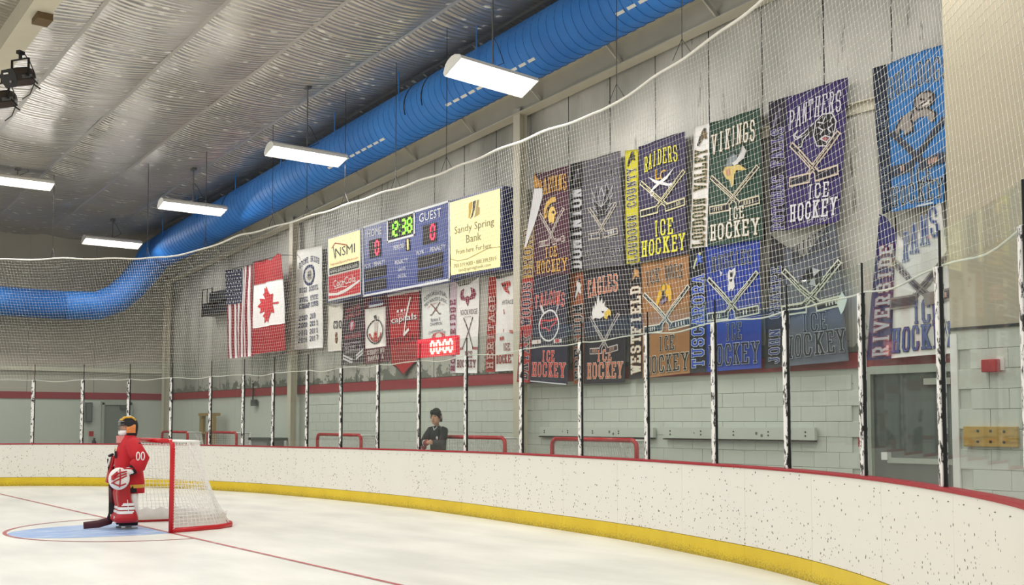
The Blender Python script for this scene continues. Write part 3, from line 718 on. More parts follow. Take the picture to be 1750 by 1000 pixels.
boxl('red_box', M['red'], t, 153, 737, 160, 746, -33.6, .08)
t = thing('wall_panel_box', 'tall dark grey cabinet hung on the far left wall', 'cabinet', at(153, 700, 0, -33.6)); boxl('case', M['door'], t, 147, 688, 158, 722, -33.6, .15); boxl('cover', mat('cover_grey', '#69706a', .5), t, 148.5, 690, 156.5, 720, -33.58, .02)
t = thing('wooden_stand', 'tan wooden stand against the wall behind the far stored goals', 'stand', at(352, 735, 1, 11.7)); M['tanwood'] = mat('tan_wood', '#a58a58', .6, var=.15)
boxat('leg', M['tanwood'], t, 340, 707, 346, 824, 11.7, .08); boxat('leg', M['tanwood'], t, 358, 706, 364, 827, 11.6, .08); boxat('shelf', M['tanwood'], t, 339, 706, 365, 711, 11.6, .2); boxat('shelf', M['tanwood'], t, 341, 738, 363, 742, 11.6, .2)
t = thing('floor_scrubber', 'low grey cart parked behind the far boards left of the column', 'cart', at(444, 752, 1, 11.3))
boxat('deck', M['door'], t, 424, 748, 459, 753, 11.2, .5); boxat('hood', mat('cart_grey', '#8f9591', .4), t, 430, 753, 456, 778, 11.25, .45); boxat('handle', M['white'], t, 426, 741, 428, 760, 11.2, .04)
t = thing('wall_speaker', 'black loudspeaker in a wire cage on the wall behind the striped flag', 'speaker', at(368, 515, 1, 11.7))
boxat('cabinet', M['black'], t, 357, 496, 392, 520, 11.62, .34, .02); boxat('lower_cabinet', M['black'], t, 346, 514, 392, 536, 11.62, .34, .02); 
q0, q1 = at(346, 496, 1, 11.56), at(362, 538, 1, 11.56)
b = MB(); b.tube([(q0.x, 11.56, q0.z), (q1.x, 11.56, q0.z), (q1.x, 11.56, q1.z), (q0.x, 11.56, q1.z)], .02, 6, closed=True); b.tube([((q0.x + q1.x)/2, 11.56, q0.z), ((q0.x + q1.x)/2, 11.56, q1.z)], .014, 5); b.build('wire_cage', M['black'], t)
q = at(385, 515, 1, 11.7); b = MB(); b.bar((q.x, 11.9, q.z), (q.x, 12, q.z), .05, .05); b.build('bracket', M['black'], t)

# ------------------------------------------------------------------ block lettering, drawn with strokes
G = {
 'A': ['.08,0 .42,1 .58,1 .92,0', '.25,.34 .75,.34', '-.08,0 .92,0'], 'B': ['.16,0 .16,1', '.0,1 .7,1 .88,.86 .88,.64 .7,.52 .16,.52', '.7,.52 .92,.38 .92,.14 .72,0 .0,0'],
 'C': ['.9,.72 .9,.84 .72,1 .28,1 .1,.84 .1,.16 .28,0 .72,0 .9,.16 .9,.3'], 'D': ['.0,1 .66,1 .9,.82 .9,.18 .66,0 .0,0', '.18,0 .18,1'],
 'E': ['.88,.78 .88,1 .0,1', '.17,1 .17,0', '.0,0 .9,0 .9,.22', '.17,.52 .6,.52'], 'F': ['.88,.78 .88,1 .0,1', '.17,1 .17,0', '-.17,0', '.17,.52 .6,.52'],
 'G': ['.88,.74 .88,.86 .72,1 .28,1 .1,.84 .1,.16 .28,0 .72,0 .88,.14 .88,.42 .55,.42'], 'H': ['.18,0 .18,1', '.82,0 .82,1', '.18,.5 .82,.5', '-.18,0 .18,1 .82,0 .82,1'],
 'I': ['.5,0 .5,1', '-.5,0 .5,1'], 'J': ['.7,1 .7,.16 .52,0 .28,0 .1,.16 .1,.34', '-.7,1'], 'K': ['.18,0 .18,1', '.86,1 .3,.5', '.42,.6 .88,0', '-.18,0 .18,1 .84,0 .82,1'],
 'L': ['.2,1 .2,0', '.0,0 .9,0 .9,.28', '-.2,1'], 'M': ['.12,0 .12,1 .5,.3 .88,1 .88,0', '-.12,0 .88,0'], 'N': ['.16,0 .16,1 .84,0 .84,1', '-.16,0 .84,1'],
 'O': ['.28,1 .72,1 .92,.82 .92,.18 .72,0 .28,0 .08,.18 .08,.82 .28,1 .5,1'], 'P': ['.18,0 .18,1', '.0,1 .7,1 .9,.84 .9,.58 .7,.44 .18,.44', '-.18,0'],
 'R': ['.18,0 .18,1', '.0,1 .7,1 .88,.85 .88,.62 .7,.48 .18,.48', '.55,.48 .86,0', '-.18,0 .86,0'], 'S': ['.88,.74 .88,.86 .72,1 .28,1 .1,.86 .1,.64 .26,.52 .72,.5 .9,.36 .9,.14 .72,0 .28,0 .1,.14 .1,.26'],
 'T': ['.05,.76 .05,1 .95,1 .95,.76', '.5,1 .5,0', '-.5,0'], 'U': ['.16,1 .16,.16 .32,0 .68,0 .84,.16 .84,1', '-.16,1 .84,1'], 'V': ['.08,1 .5,0 .92,1', '-.08,1 .92,1'],
 'W': ['.04,1 .28,0 .5,.8 .72,0 .96,1', '-.06,1 .94,1'], 'Y': ['.08,1 .5,.48 .92,1', '.5,.48 .5,0', '-.08,1 .92,1 .5,0'], '0': ['.3,1 .7,1 .9,.82 .9,.18 .7,0 .3,0 .1,.18 .1,.82 .3,1 .5,1'],
 '1': ['.25,.8 .5,1 .5,0', '-.5,0'], '2': ['.1,.78 .3,1 .7,1 .9,.82 .9,.62 .1,.12 .1,0 .9,0'], '6': ['.85,.9 .7,1 .3,1 .1,.82 .1,.18 .3,0 .7,0 .9,.18 .9,.4 .7,.56 .1,.5'],
 '8': ['.3,1 .7,1 .85,.85 .85,.65 .7,.53 .3,.53 .15,.65 .15,.85 .3,1 .5,1', '.3,.53 .7,.53 .9,.38 .9,.15 .7,0 .3,0 .1,.15 .1,.38 .3,.53 .5,.53'], '5': ['.85,1 .15,1 .15,.55 .7,.58 .9,.42 .9,.16 .7,0 .3,0 .1,.14'], '7': ['.1,1 .9,1 .4,0'],
}
def parse(s): return [tuple(float(x) for x in q.split(',')) for q in s.split()]
def strokes(ch):
    L_, serif = [], []
    for s in G.get(ch, []):
        if s[0] == '-': serif += [tuple(float(x) for x in q.split(',')) for q in s[1:].split()]
        else: L_.append(parse(s))
    return L_, serif
FONTCACHE = {}
def fontmesh(txt):
    if txt in FONTCACHE: return FONTCACHE[txt]
    cu = bpy.data.curves.new('t', 'FONT'); cu.body = txt; cu.resolution_u = 2; ob = bpy.data.objects.new('t', cu); C.objects.link(ob)
    dg = bpy.context.evaluated_depsgraph_get(); me = ob.evaluated_get(dg).to_mesh()
    v = [(q.co.x, q.co.y) for q in me.vertices]; f = [tuple(p.vertices) for p in me.polygons]
    x0 = min(q[0] for q in v); x1 = max(q[0] for q in v); y0 = min(q[1] for q in v); y1 = max(q[1] for q in v)
    r = ([((x - x0)/(x1 - x0), (y - y0)/(y1 - y0)) for x, y in v], f); bpy.data.objects.remove(ob); bpy.data.curves.remove(cu); FONTCACHE[txt] = r; return r

def dk(h, k):
    if sum(int(h.strip('#')[i:i+2], 16) for i in (0, 2, 4)) > 560: k = 1.06
    return '#' + ''.join('%02x' % min(255, int(int(h.strip('#')[i:i+2], 16)*k)) for i in (0, 2, 4))
def clothmat(col): return mat('cloth_' + col.strip('#'), dk(col, .82), .75, var=.07, scale=3, bump=.12, bscale=60)
def inkmat(col): return mat('ink_' + col.strip('#'), col, .7, var=.05, scale=5)
class Sheet:
    """a flat or hanging sheet given by its four corners on a plane in front of the wall; u right, v down"""
    def __init__(s, px, Y=11.84, amp=.014, ph=0.0, freq=1.0):
        s.P = [at(x, y, 1, Y) for x, y in px]; s.amp = amp; s.ph = ph; s.fr = freq
        s.W = ((s.P[1] - s.P[0]).length + (s.P[2] - s.P[3]).length)/2; s.H = ((s.P[3] - s.P[0]).length + (s.P[2] - s.P[1]).length)/2
        s.lay = {}
    def wave(s, u, v):
        f = s.fr; return s.amp*(math.sin(2*PI*(1.3*u*f + .25*v) + s.ph) + .55*math.sin(2*PI*(2.9*u*f - .35*v) + 2.3*s.ph) + .4*math.sin(2*PI*(.7*u + 1.1*v) + s.ph*1.7))
    def map(s, u, v, off=0.0):
        a = s.P[0].lerp(s.P[1], u); b = s.P[3].lerp(s.P[2], u); p = a.lerp(b, v); return Vector((p.x, p.y - s.wave(u, v) - off, p.z))
    def cloth(s, name, col, par, u0=0, u1=1, v0=0, v1=1, top=None, bot=None, nu=14, nv=26, off=0, m=None):
        def f(u, v):
            uu = u0 + (u1 - u0)*u; a = v0 + (top(uu) if top else 0); b = v1 + (bot(uu) if bot else 0); return s.map(uu, a + (b - a)*v, off)
        b = MB(); b.grid(f, nu, nv); k = len(b.v); nf = list(b.f)
        b.v += [tuple(Vector(q) + Vector((0, .004, 0))) for q in b.v]; b.f += [tuple(reversed([i + k for i in q])) for q in nf]; b.m += [0]*len(nf)
        row = nu + 1
        for i in range(nu): b.face((i + 1, i, k + i, k + i + 1)); j = nv*row; b.face((j + i, j + i + 1, k + j + i + 1, k + j + i))
        for i in range(nv): b.face((i*row, (i + 1)*row, k + (i + 1)*row, k + i*row)); j = nu; b.face(((i + 1)*row + j, i*row + j, k + i*row + j, k + (i + 1)*row + j))
        return b.build(name, m or clothmat(col), par, True)
    def mb(s, key): 
        if key not in s.lay: s.lay[key] = MB()
        return s.lay[key]
    def poly(s, key, pts, col, lay=1, m=None):
        b = s.mb(key); b.use(m or inkmat(col)); o_ = .006 + .0045*lay; q = [(u*s.W, v*s.H) for u, v in pts]
        x0, x1, y0, y1 = min(p[0] for p in q), max(p[0] for p in q), min(p[1] for p in q), max(p[1] for p in q)
        if s.amp < .001 or max(x1 - x0, y1 - y0) < .16: b.poly([s.map(u, v, o_) for u, v in pts]); return
        g = .075; ex = [Vector((x0 + (i + .5)*g, y0 + (j + .5)*g)) for i in range(int((x1 - x0)/g)) for j in range(int((y1 - y0)/g))]
        bd = []
        for a, c in zip(q, q[1:] + q[:1]):
            k = max(1, int(math.hypot(c[0] - a[0], c[1] - a[1])/g)); bd += [Vector((a[0] + (c[0] - a[0])*i/k, a[1] + (c[1] - a[1])*i/k)) for i in range(k)]
        r = delaunay_2d_cdt(bd + ex, [], [list(range(len(bd)))], 1, 1e-5); n0 = len(b.v)
        b.v += [tuple(s.map(p.x/s.W, p.y/s.H, o_)) for p in r[0]]
        for f in r[2]: b.face([n0 + i for i in f])
    def line(s, key, pts, wd, col, lay=1, ext=True, m=None):
        """stroke of width wd (metres) through uv points"""
        b = s.mb(key); b.use(m or inkmat(col)); q = []
        for (u0, v0), (u1, v1) in zip(pts, pts[1:]):
            L_ = math.hypot((u1 - u0)*s.W, (v1 - v0)*s.H); k = max(1, int(L_/.18))
            dx, dy = ((u1 - u0)*s.W, (v1 - v0)*s.H)
            if L_ < 1e-6: continue
            nx, ny = -dy/L_*wd/2/s.W, dx/L_*wd/2/s.H; ex, ey = (dx/L_*wd/2/s.W, dy/L_*wd/2/s.H) if ext else (0, 0)
            A = (u0 - ex*.8, v0 - ey*.8); Z = (u1 + ex*.8, v1 + ey*.8)
            for i in range(k):
                t0, t1 = i/k, (i + 1)/k; a = (A[0] + (Z[0] - A[0])*t0, A[1] + (Z[1] - A[1])*t0); c = (A[0] + (Z[0] - A[0])*t1, A[1] + (Z[1] - A[1])*t1); o_ = .006 + .0045*lay
                b.poly([s.map(a[0] - nx, a[1] - ny, o_), s.map(a[0] + nx, a[1] + ny, o_), s.map(c[0] + nx, c[1] + ny, o_), s.map(c[0] - nx, c[1] - ny, o_)])
    n_ = 0
    def text(s, key, txt, u0, v0, u1, v1, col, edge=None, arc=0, rot=False, wt=.17, gap=.22, lay=1, tilt=0):
        """slab letters in the box; rot = reading upwards"""
        Sheet.n_ += 1; key = key + "#%d" % Sheet.n_
        n = len(txt); span = (v1 - v0) if rot else (u1 - u0); lw = span/(n - gap*(1 if n > 1 else 0) + 1e-6) if n else 1
        for i, ch in enumerate(txt):
            if ch == ' ': continue
            L_, serif = strokes(ch); a0 = i*lw; cw = lw*(1 - gap)
            hgt = ((u1 - u0)*s.W if rot else (v1 - v0)*s.H); th = wt*min(hgt, cw*(s.H if rot else s.W)*1.25); c01 = (a0 + cw/2)/span; dv = arc*(2*c01 - 1)**2 + tilt*c01
            def mp(p):
                if rot: return (u1 - (u1 - u0)*(.06 + .88*p[1]), v1 - (a0 + cw*(.08 + .84*p[0])))
                return (u0 + a0 + cw*(.08 + .84*p[0]), v1 + dv - (v1 - v0)*(.06 + .88*p[1]))
            segs = [[mp(p) for p in l] for l in L_] + [[mp((x - .17, y)), mp((x + .17, y))] for x, y in serif]
            for l in segs:
                if edge: s.line(key, l, th*1.62, edge, lay)
                s.line(key, l, th, col, lay + 1)
    def font(s, key, txt, u0, v0, u1, v1, col, lay=1, rot=False, m=None, arc=0):
        Sheet.n_ += 1; key = key + '#%d' % Sheet.n_
        V, F = fontmesh(txt); b = s.mb(key); b.use(m or inkmat(col)); n0 = len(b.v)
        for x, y in V:
            u, v = (u1 - (u1 - u0)*y, v1 - (v1 - v0)*x) if rot else (u0 + (u1 - u0)*x, v1 - (v1 - v0)*y + arc*(2*x - 1)**2)
            b.v.append(tuple(s.map(u, v, .006 + .0045*lay)))
        for f in F: b.face([n0 + i for i in f])
    def shape(s, key, pts, box, col, lay=1, line=None, flip=False):
        u0, v0, u1, v1 = box; q = parse(pts) if isinstance(pts, str) else pts
        q = [(u0 + (u1 - u0)*((1 - x) if flip else x), v0 + (v1 - v0)*y) for x, y in q]
        if line: s.line(key, q, line, col, lay)
        else: s.poly(key, q, col, lay)
    def ring(s, key, cu, cv, ru, rv, wd, col, lay=1, a0=0, a1=2*PI):
        s.line(key, [(cu + ru*math.cos(a0 + (a1 - a0)*i/28), cv + rv*math.sin(a0 + (a1 - a0)*i/28)) for i in range(29)], wd, col, lay)
    def disc(s, key, cu, cv, ru, rv, col, lay=1): s.poly(key, [(cu + ru*math.cos(2*PI*i/24), cv + rv*math.sin(2*PI*i/24)) for i in range(24)], col, lay)
    def sticks(s, cu, v0, v1, wu, edge='#e8dcc0', fill='#17151b', tape='#e8dcc0', key='crossed_sticks', wd=.075, lay=2):
        for f in (-1, 1):
            Sheet.n_ += 1; key = 'crossed_stick#%d' % Sheet.n_; sh = [(cu + f*wu/2, v0), (cu - f*wu*.12, v0 + (v1 - v0)*.84)]; bl = [(cu - f*wu*.13, v0 + (v1 - v0)*.90), (cu - f*wu*.48, v0 + (v1 - v0)*.90 - (.05 if f < 0 else 0)*(v1 - v0))]
            s.line(key, sh, wd, edge, lay); s.line(key, bl, wd*1.75, edge, lay)
            s.line(key, sh, wd*.5, fill, lay + 1); s.line(key, bl, wd*1.15, fill, lay + 1)
            s.line(key, [(sh[0][0]*.75 + sh[1][0]*.25, sh[0][1]*.75 + sh[1][1]*.25), (sh[0][0]*.1 + sh[1][0]*.9, sh[0][1]*.1 + sh[1][1]*.9)], wd*.16, edge, lay + 2)
            for k in (.35, .5, .65, .8):
                x = bl[0][0] + (bl[1][0] - bl[0][0])*k; y = bl[0][1] + (bl[1][1] - bl[0][1])*k; s.line(key, [(x, y - .012), (x, y + .012)], wd*.26, tape, lay + 2)
    def finish(s, par):
        for k, b in s.lay.items():
            if b.f: b.build(k.split('#')[0], None, par)
def banner(px, label, cat='banner', name='hockey_banner', grp='banners hung on the rink end wall', **kw):
    s = Sheet(px, **kw); c = (s.P[2] + s.P[3])/2; t = thing(name, label, cat, (c.x, c.y, c.z), 0, grp); s.t = t; return s
def pwl(*pts):
    def f(u):
        for (a, x), (b, y) in zip(pts, pts[1:]):
            if a <= u <= b: return x + (y - x)*(u - a)/(b - a)
        return pts[-1][1] if u > pts[-1][0] else pts[0][1]
    return f
L3 = 'lettering'
PLAYER = ['.55,.0 .75,.05 .72,.2 .9,.35 .8,.5 .95,.7 .75,.72 .55,.6 .35,.85 .05,1 .0,.92 .3,.68 .4,.45 .35,.25']
def player(s, box, col, col2):
    s.shape('player_figure', PLAYER[0], box, col, 1); u0, v0, u1, v1 = box
    s.line('player_figure', [(u0 + (u1 - u0)*.35, v0 + (v1 - v0)*.4), (u0 + (u1 - u0)*.1, v1)], .03, col2, 2); s.disc('player_figure', u0 + (u1 - u0)*.66, v0 + (v1 - v0)*.1, (u1 - u0)*.14, (v1 - v0)*.1, col2, 2)

# --- maroon banner with a peeled corner
s = banner([(895, 303), (972.4, 283), (972.5, 467.5), (894, 476)], 'maroon banner with gold spartan helmet and a white corner peeled over', ph=.4, Y=11.68)
s.cloth('cloth', '#5a1f3c', s.t, .24, 1); s.cloth('side_panel', '#d9a63c', s.t, .0, .235, 0, 1, top=pwl((0, .68), (.235, .42)), nu=5)
s.poly('peeled_corner', [(.26, .14), (.44, .155), (.43, .25), (.1, .70), (.06, .7)], '#e9e6ea', 3); s.poly('peeled_corner', [(.28, .0), (.45, .14), (.26, .135)], '#c98a2c', 4)
s.text(L3, 'SPARTANS', .27, .06, .96, .22, '#e0a83e', '#5f2f14', arc=.02, tilt=-.01); s.text(L3, 'BROAD', .02, .52, .22, .98, '#4a1a30', '#e9d7a0', rot=True)
s.text(L3, 'ICE', .5, .73, .78, .83, '#e0a83e', '#3a1024'); s.text(L3, 'HOCKEY', .3, .85, .96, .97, '#e0a83e', '#3a1024')
bx = (.44, .26, .78, .52)
s.shape('helmet_emblem', '.08,.75 .05,.4 .2,.12 .5,.0 .85,.02 .9,.2 .5,.2 .3,.36 .24,.7', bx, '#e3b24a', 1); s.shape('helmet_emblem', '.36,.5 .5,.34 .74,.36 .86,.48 .98,.66 .84,.7 .82,.9 .66,1 .62,.9 .44,.94 .34,.72', bx, '#f0c75e', 2); s.shape('helmet_emblem', '.58,.56 .7,.5 .86,.56 .82,.64 .7,.62', bx, '#3a1024', 3)
s.shape('helmet_emblem', '.18,.6 .3,.34 .5,.24 .8,.26', bx, '#2a0d1a', 3, .02)
s.sticks(.64, .40, .72, .52, '#d8cfc4', '#6b3a4e', '#d8cfc4', wd=.06); s.finish(s.t)
# --- grey banner
s = banner([(976, 281), (1061, 257.5), (1065, 453), (974, 462)], 'dark grey banner with black wing emblem, upper row next to the maroon one', ph=1.3)
s.cloth('cloth', '#6d6a74', s.t, .24, 1); s.cloth('side_panel', '#2f2d33', s.t, 0, .235, nu=5)
s.text(L3, 'TITANS', .33, .07, .97, .22, '#17161b', '#c2c0c9', tilt=-.02, arc=.03, wt=.13); s.text(L3, 'DOMINION', .02, .25, .22, .99, '#d4d2d6', '#4a484e', rot=True, wt=.26)
bx = (.38, .22, .9, .55)
for fl in (0, 1):
    for q in ('.5,.75 .3,.6 .08,.2 .2,.55 .1,.45 .25,.75 .15,.7 .35,.9 .5,.95', '.46,.7 .36,.4 .3,.1 .24,.3'): s.shape('wing_emblem', q, bx, '#1a191d', 1, flip=fl); s.shape('wing_emblem', q, bx, '#c9c7cc', 2, .008, flip=fl)
s.shape('wing_emblem', '.5,.2 .38,.45 .5,.8 .62,.45 .5,.2', bx, '#b7b5ba', 1, .02); s.shape('wing_emblem', '.3,.92 .7,.88 .7,.98 .3,1.02', bx, '#2a292d', 2)
s.sticks(.64, .46, .74, .5, '#c9bfb0', '#4b4852', '#d9d6d2', wd=.06); s.text(L3, 'ICE', .55, .74, .78, .85, '#17161b', '#c2c0c9'); s.text(L3, 'HOCKEY', .3, .85, .99, .97, '#1c1b20', '#c4c2c9', wt=.15); player(s, (.05, .06, .22, .2), '#514e57', '#8c8990'); s.finish(s.t)
# --- purple with yellow strip
s = banner([(1068, 258), (1169.5, 224.5), (1173, 433), (1070, 451)], 'dark purple banner with a bright yellow side strip and crossed swords', ph=2.1)
s.cloth('cloth', '#3a2f5c', s.t, .225, 1); s.cloth('side_panel', '#f0e420', s.t, 0, .22, 0, 1, top=pwl((0, .0), (.22, .02)), nu=5)
s.text(L3, 'RAIDERS', .33, .09, .9, .23, '#e9df3c', '#4a4526', arc=.02, tilt=-.015); s.text(L3, 'LOUDOUN COUNTY', .03, .17, .19, .99, '#221d3c', '#f6f2cf', rot=True)
s.text(L3, 'ICE', .5, .68, .8, .82, '#f2ea34', '#6a6648'); s.text(L3, 'HOCKEY', .28, .83, .99, .97, '#f2ea34', '#6a6648', tilt=-.0)
s.font('swords_emblem', 'L', .55, .25, .62, .34, '#e8b23a', 2); s.font('swords_emblem', 'C', .62, .27, .71, .36, '#e8b23a', 2)
for q in ('.0,.1 .3,.5 .7,.75 .95,.8 .7,.62 .3,.35', '1,.0 .7,.45 .3,.75 .05,.85 .3,.6 .7,.3'): s.shape('swords_emblem', q, (.4, .27, .86, .46), '#e9e7ea', 3)
s.ring('swords_emblem', .48, .445, .03, .02, .02, '#e9e7ea', 3); s.ring('swords_emblem', .78, .42, .03, .02, .02, '#e9e7ea', 3)
s.sticks(.63, .33, .62, .68, '#e6dcb0', '#1a1722', '#e6dcb0', wd=.07); player(s, (.04, .03, .19, .14), '#2b2413', '#1a1722'); s.finish(s.t)
# --- green
s = banner([(1188, 218), (1300, 184.5), (1302, 409), (1180.5, 425)], 'dark green banner with a horned helmet emblem and white side strip', ph=.9)
s.cloth('cloth', '#24503f', s.t, .235, 1); s.cloth('side_panel', '#e4e0dd', s.t, 0, .23, 0, 1, nu=5)
s.text(L3, 'VIKINGS', .28, .09, .93, .26, '#f0ece4', '#a98c4a', tilt=-.03, arc=.015); s.text(L3, 'LOUDOUN VALLEY', .03, .2, .2, .99, '#1f3a2a', '#c7a552', rot=True, wt=.2)
bx = (.44, .24, .83, .56)
s.shape('helmet_emblem', '.1,.45 .2,.25 .45,.16 .62,.26 .6,.42 .3,.48', bx, '#7f8a8e', 1); s.shape('helmet_emblem', '.4,.42 .6,.36 .75,.2 .82,.0 .98,.2 .9,.38 .7,.46 .5,.5', bx, '#d9d6d4', 2)
s.shape('helmet_emblem', '.02,.56 .1,.46 .4,.48 .7,.5 1,.66 .84,.66 .6,.62 .5,.72 .48,.95 .4,1 .34,.82 .2,.78 .1,.68', bx, '#d9bd6a', 2); s.shape('helmet_emblem', '.14,.54 .3,.52 .34,.7 .2,.7', bx, '#c98f6a', 3); s.shape('helmet_emblem', '.34,.82 .4,1 .48,.95 .5,.72', bx, '#f0e2b0', 3, .012)
s.shape('helmet_emblem', '.02,.56 .1,.46 .2,.25 .45,.16 .62,.26 .75,.2 .82,.0 .98,.2 .9,.38 .7,.46 1,.66', bx, '#14251d', 4, .014)
s.sticks(.62, .45, .74, .66, '#e4d9bd', '#1b1a1c', '#e4d9bd', wd=.07); s.text(L3, 'ICE', .54, .72, .78, .82, '#f3efe6', '#8b7a4a'); s.text(L3, 'HOCKEY', .28, .83, .96, .96, '#f3efe6', '#8b7a4a'); player(s, (.06, .03, .22, .16), '#6f5a35', '#2b2a26'); s.finish(s.t)
# --- violet panther
s = banner([(1314.5, 175), (1449.5, 132), (1433, 379), (1317, 397)], 'violet banner with a black panther outline, upper row right part', ph=1.7)
s.cloth('cloth', '#40307a', s.t, .225, 1); s.cloth('side_panel', '#26203c', s.t, 0, .22, nu=5)
s.text(L3, 'PANTHERS', .27, .09, .95, .25, '#dcd6e8', '#2a2050', arc=.025, tilt=-.04); s.text(L3, 'POTOMAC FALLS', .03, .22, .2, .99, '#3a2d78', '#d8d4e6', rot=True, wt=.2)
bx = (.33, .2, .9, .46)
s.shape('panther_emblem', '.55,.2 .7,.05 .9,.1 1,.35 .95,.7 .8,.95 .6,.9 .52,.6 .3,.55 .2,.8 .1,.75 .2,.5 .4,.3', bx, '#17131f', 1)
for q in ('.22,.5 .05,.55 .0,.4 .1,.3 .03,.42 .1,.5 .25,.42 .5,.25', '.55,.2 .7,.05 .9,.1 1,.35 .95,.7 .8,.95 .6,.9 .52,.6 .55,.2', '.4,.5 .25,.6 .2,.8 .1,.78', '.62,.4 .72,.5 .66,.6', '.92,.4 .82,.5 .88,.6', '.66,.72 .76,.66 .88,.74 .8,.84 .66,.72', '.6,.25 .7,.3 .75,.15', '.9,.2 .86,.32'): s.shape('panther_emblem', q, bx, '#d9d3dc', 2, .016)
s.shape('panther_emblem', '.7,.72 .77,.7 .84,.76 .78,.82', bx, '#b4606a', 3)
s.sticks(.62, .38, .68, .6, '#e0cdbb', '#201930', '#e4d6c6', wd=.08); s.text(L3, 'ICE', .56, .70, .84, .81, '#ece8f2', '#2a2050'); s.text(L3, 'HOCKEY', .30, .82, .96, .95, '#ece8f2', '#2a2050', wt=.2); s.font(L3, 'EST. 1997', .56, .955, .84, .98, '#d8d2e8', 1); player(s, (.05, .07, .2, .2), '#3b354d', '#827c94'); s.finish(s.t)
# --- bright blue bulldog
s = banner([(1491, 117), (1621, 72), (1612, 346), (1505, 366)], 'bright blue banner with a grey bulldog, highest at the right end', ph=2.9)
s.cloth('cloth', '#1f7fd0', s.t, .19, 1); s.cloth('side_panel', '#15233f', s.t, 0, .185, nu=5)
s.text(L3, 'BULLDOGS', .2, .08, 1.0, .24, '#121a2c', '#c6d3df', wt=.15, arc=.02, tilt=-.03); s.text(L3, 'STONE BRIDGE', .03, .25, .16, .98, '#121c34', '#7d8ea8', rot=True, wt=.16)
bx = (.24, .27, .87, .52)
s.shape('bulldog_emblem', '.55,.1 .65,.0 .85,.02 .95,.15 .92,.34 .8,.42 .98,.62 .95,.82 .85,.8 .8,.62 .62,.62 .5,.72 .5,.92 .3,1 .28,.85 .2,.8 .12,1 .0,.95 .1,.7 .25,.5 .5,.4', bx, '#8d8480', 1)
for q in ('.55,.1 .65,.0 .85,.02 .95,.15 .92,.34 .8,.42 .6,.42 .52,.28 .55,.1', '.66,.16 .74,.2', '.84,.2 .9,.16', '.64,.32 .78,.26 .9,.32', '.1,.7 .25,.5 .5,.4', '.5,.45 .44,.62 .5,.72', '.8,.42 .98,.62 .95,.82', '.2,.8 .12,1 .0,.95 .1,.7', '.5,.72 .5,.92 .3,1'): s.shape('bulldog_emblem', q, bx, '#241f22', 2, .022)
s.shape('bulldog_emblem', '.66,.24 .86,.24 .84,.34 .7,.36', bx, '#d8d0c8', 2)
s.sticks(.6, .48, .76, .72, '#3a3a44', '#1a2a44', '#c99c86', wd=.075); s.text(L3, 'ICE', .48, .74, .82, .85, '#111828', '#c6d3df', wt=.16); s.text(L3, 'HOCKEY', .2, .84, .99, .97, '#111828', '#c6d3df', wt=.16)
s.line('white_hem', [(.62, .995), (.84, .99)], .02, '#cfd6de', 2); s.finish(s.t)
# --- navy with red strip
s = banner([(893.5, 475.5), (970, 465), (968.5, 657), (884, 653)], 'navy banner with a red side strip and white oval emblem, lower row beside the column', ph=.2, Y=11.70)
s.cloth('cloth', '#2b2747', s.t, .26, 1); s.cloth('side_panel', '#d43a3a', s.t, 0, .255, nu=5)
s.text(L3, 'FALCONS', .32, .15, .96, .28, '#d6322f', '#e7c9c4', arc=.035, wt=.14); s.text(L3, 'BRIAR WOODS', .04, .05, .23, .97, '#231f3e', '#e7c9c4', rot=True, wt=.2)
s.ring('oval_emblem', .64, .47, .22, .14, .03, '#e8e6ea', 2); s.shape('oval_emblem', '.0,.0 .55,.05 1,-.1 .95,.25 .7,.5 .5,1 .3,.7 .05,.75 .0,.0', (.46, .42, .82, .52), '#c93640', 2, .028)
s.line('oval_emblem', [(.45, .29), (.5, .345)], .05, '#d9d6da', 2); s.line('oval_emblem', [(.84, .29), (.8, .36)], .03, '#b9b6c2', 2); s.line('oval_emblem', [(.3, .62), (.45, .615)], .07, '#e8dfdf', 2); s.line('oval_emblem', [(.78, .615), (.9, .61)], .06, '#e8dfdf', 2); s.line('oval_emblem', [(.34, .62), (.4, .618)], .05, '#c93640', 3); s.line('oval_emblem', [(.82, .613), (.86, .611)], .05, '#c93640', 3)
s.text(L3, 'ICE', .5, .70, .78, .80, '#d83a30', '#f0d2cc'); s.text(L3, 'HOCKEY', .3, .81, .97, .94, '#d83a30', '#f0d2cc'); s.line('white_hem', [(.28, .985), (.98, 1.0)], .02, '#d9dae0', 1); s.finish(s.t)
# --- dark with eagle
s = banner([(974, 468), (1074, 452), (1067, 654), (978.5, 656.5)], 'near black banner with a white eagle head and orange side strip', ph=3.2, Y=11.88)
s.cloth('cloth', '#2a2331', s.t, .235, 1); s.cloth('side_panel', '#c8724a', s.t, 0, .23, nu=5)
s.text(L3, 'EAGLES', .33, .08, .83, .24, '#d4704a', '#efe2d6', tilt=-.03, arc=.01); s.text(L3, 'FREEDOM', .04, .29, .21, .96, '#20242e', '#dcd6cf', rot=True, wt=.2)
bx = (.41, .22, .74, .45)
s.shape('eagle_emblem', '.05,.95 .0,.7 .1,.4 .12,.6 .2,.25 .24,.45 .32,.0 .4,.35 .5,.15 .54,.4 .66,.3 .64,.48 .85,.6 .7,.7 .62,.85 .4,.95 .2,.9', bx, '#ece9e6', 1); s.shape('eagle_emblem', '.66,.72 .86,.6 1,.72 .98,.92 .9,.82 .8,.9 .78,1 .6,.92', bx, '#e3c14a', 2); s.shape('eagle_emblem', '.48,.66 .64,.68 .56,.74', bx, '#2a2331', 3)
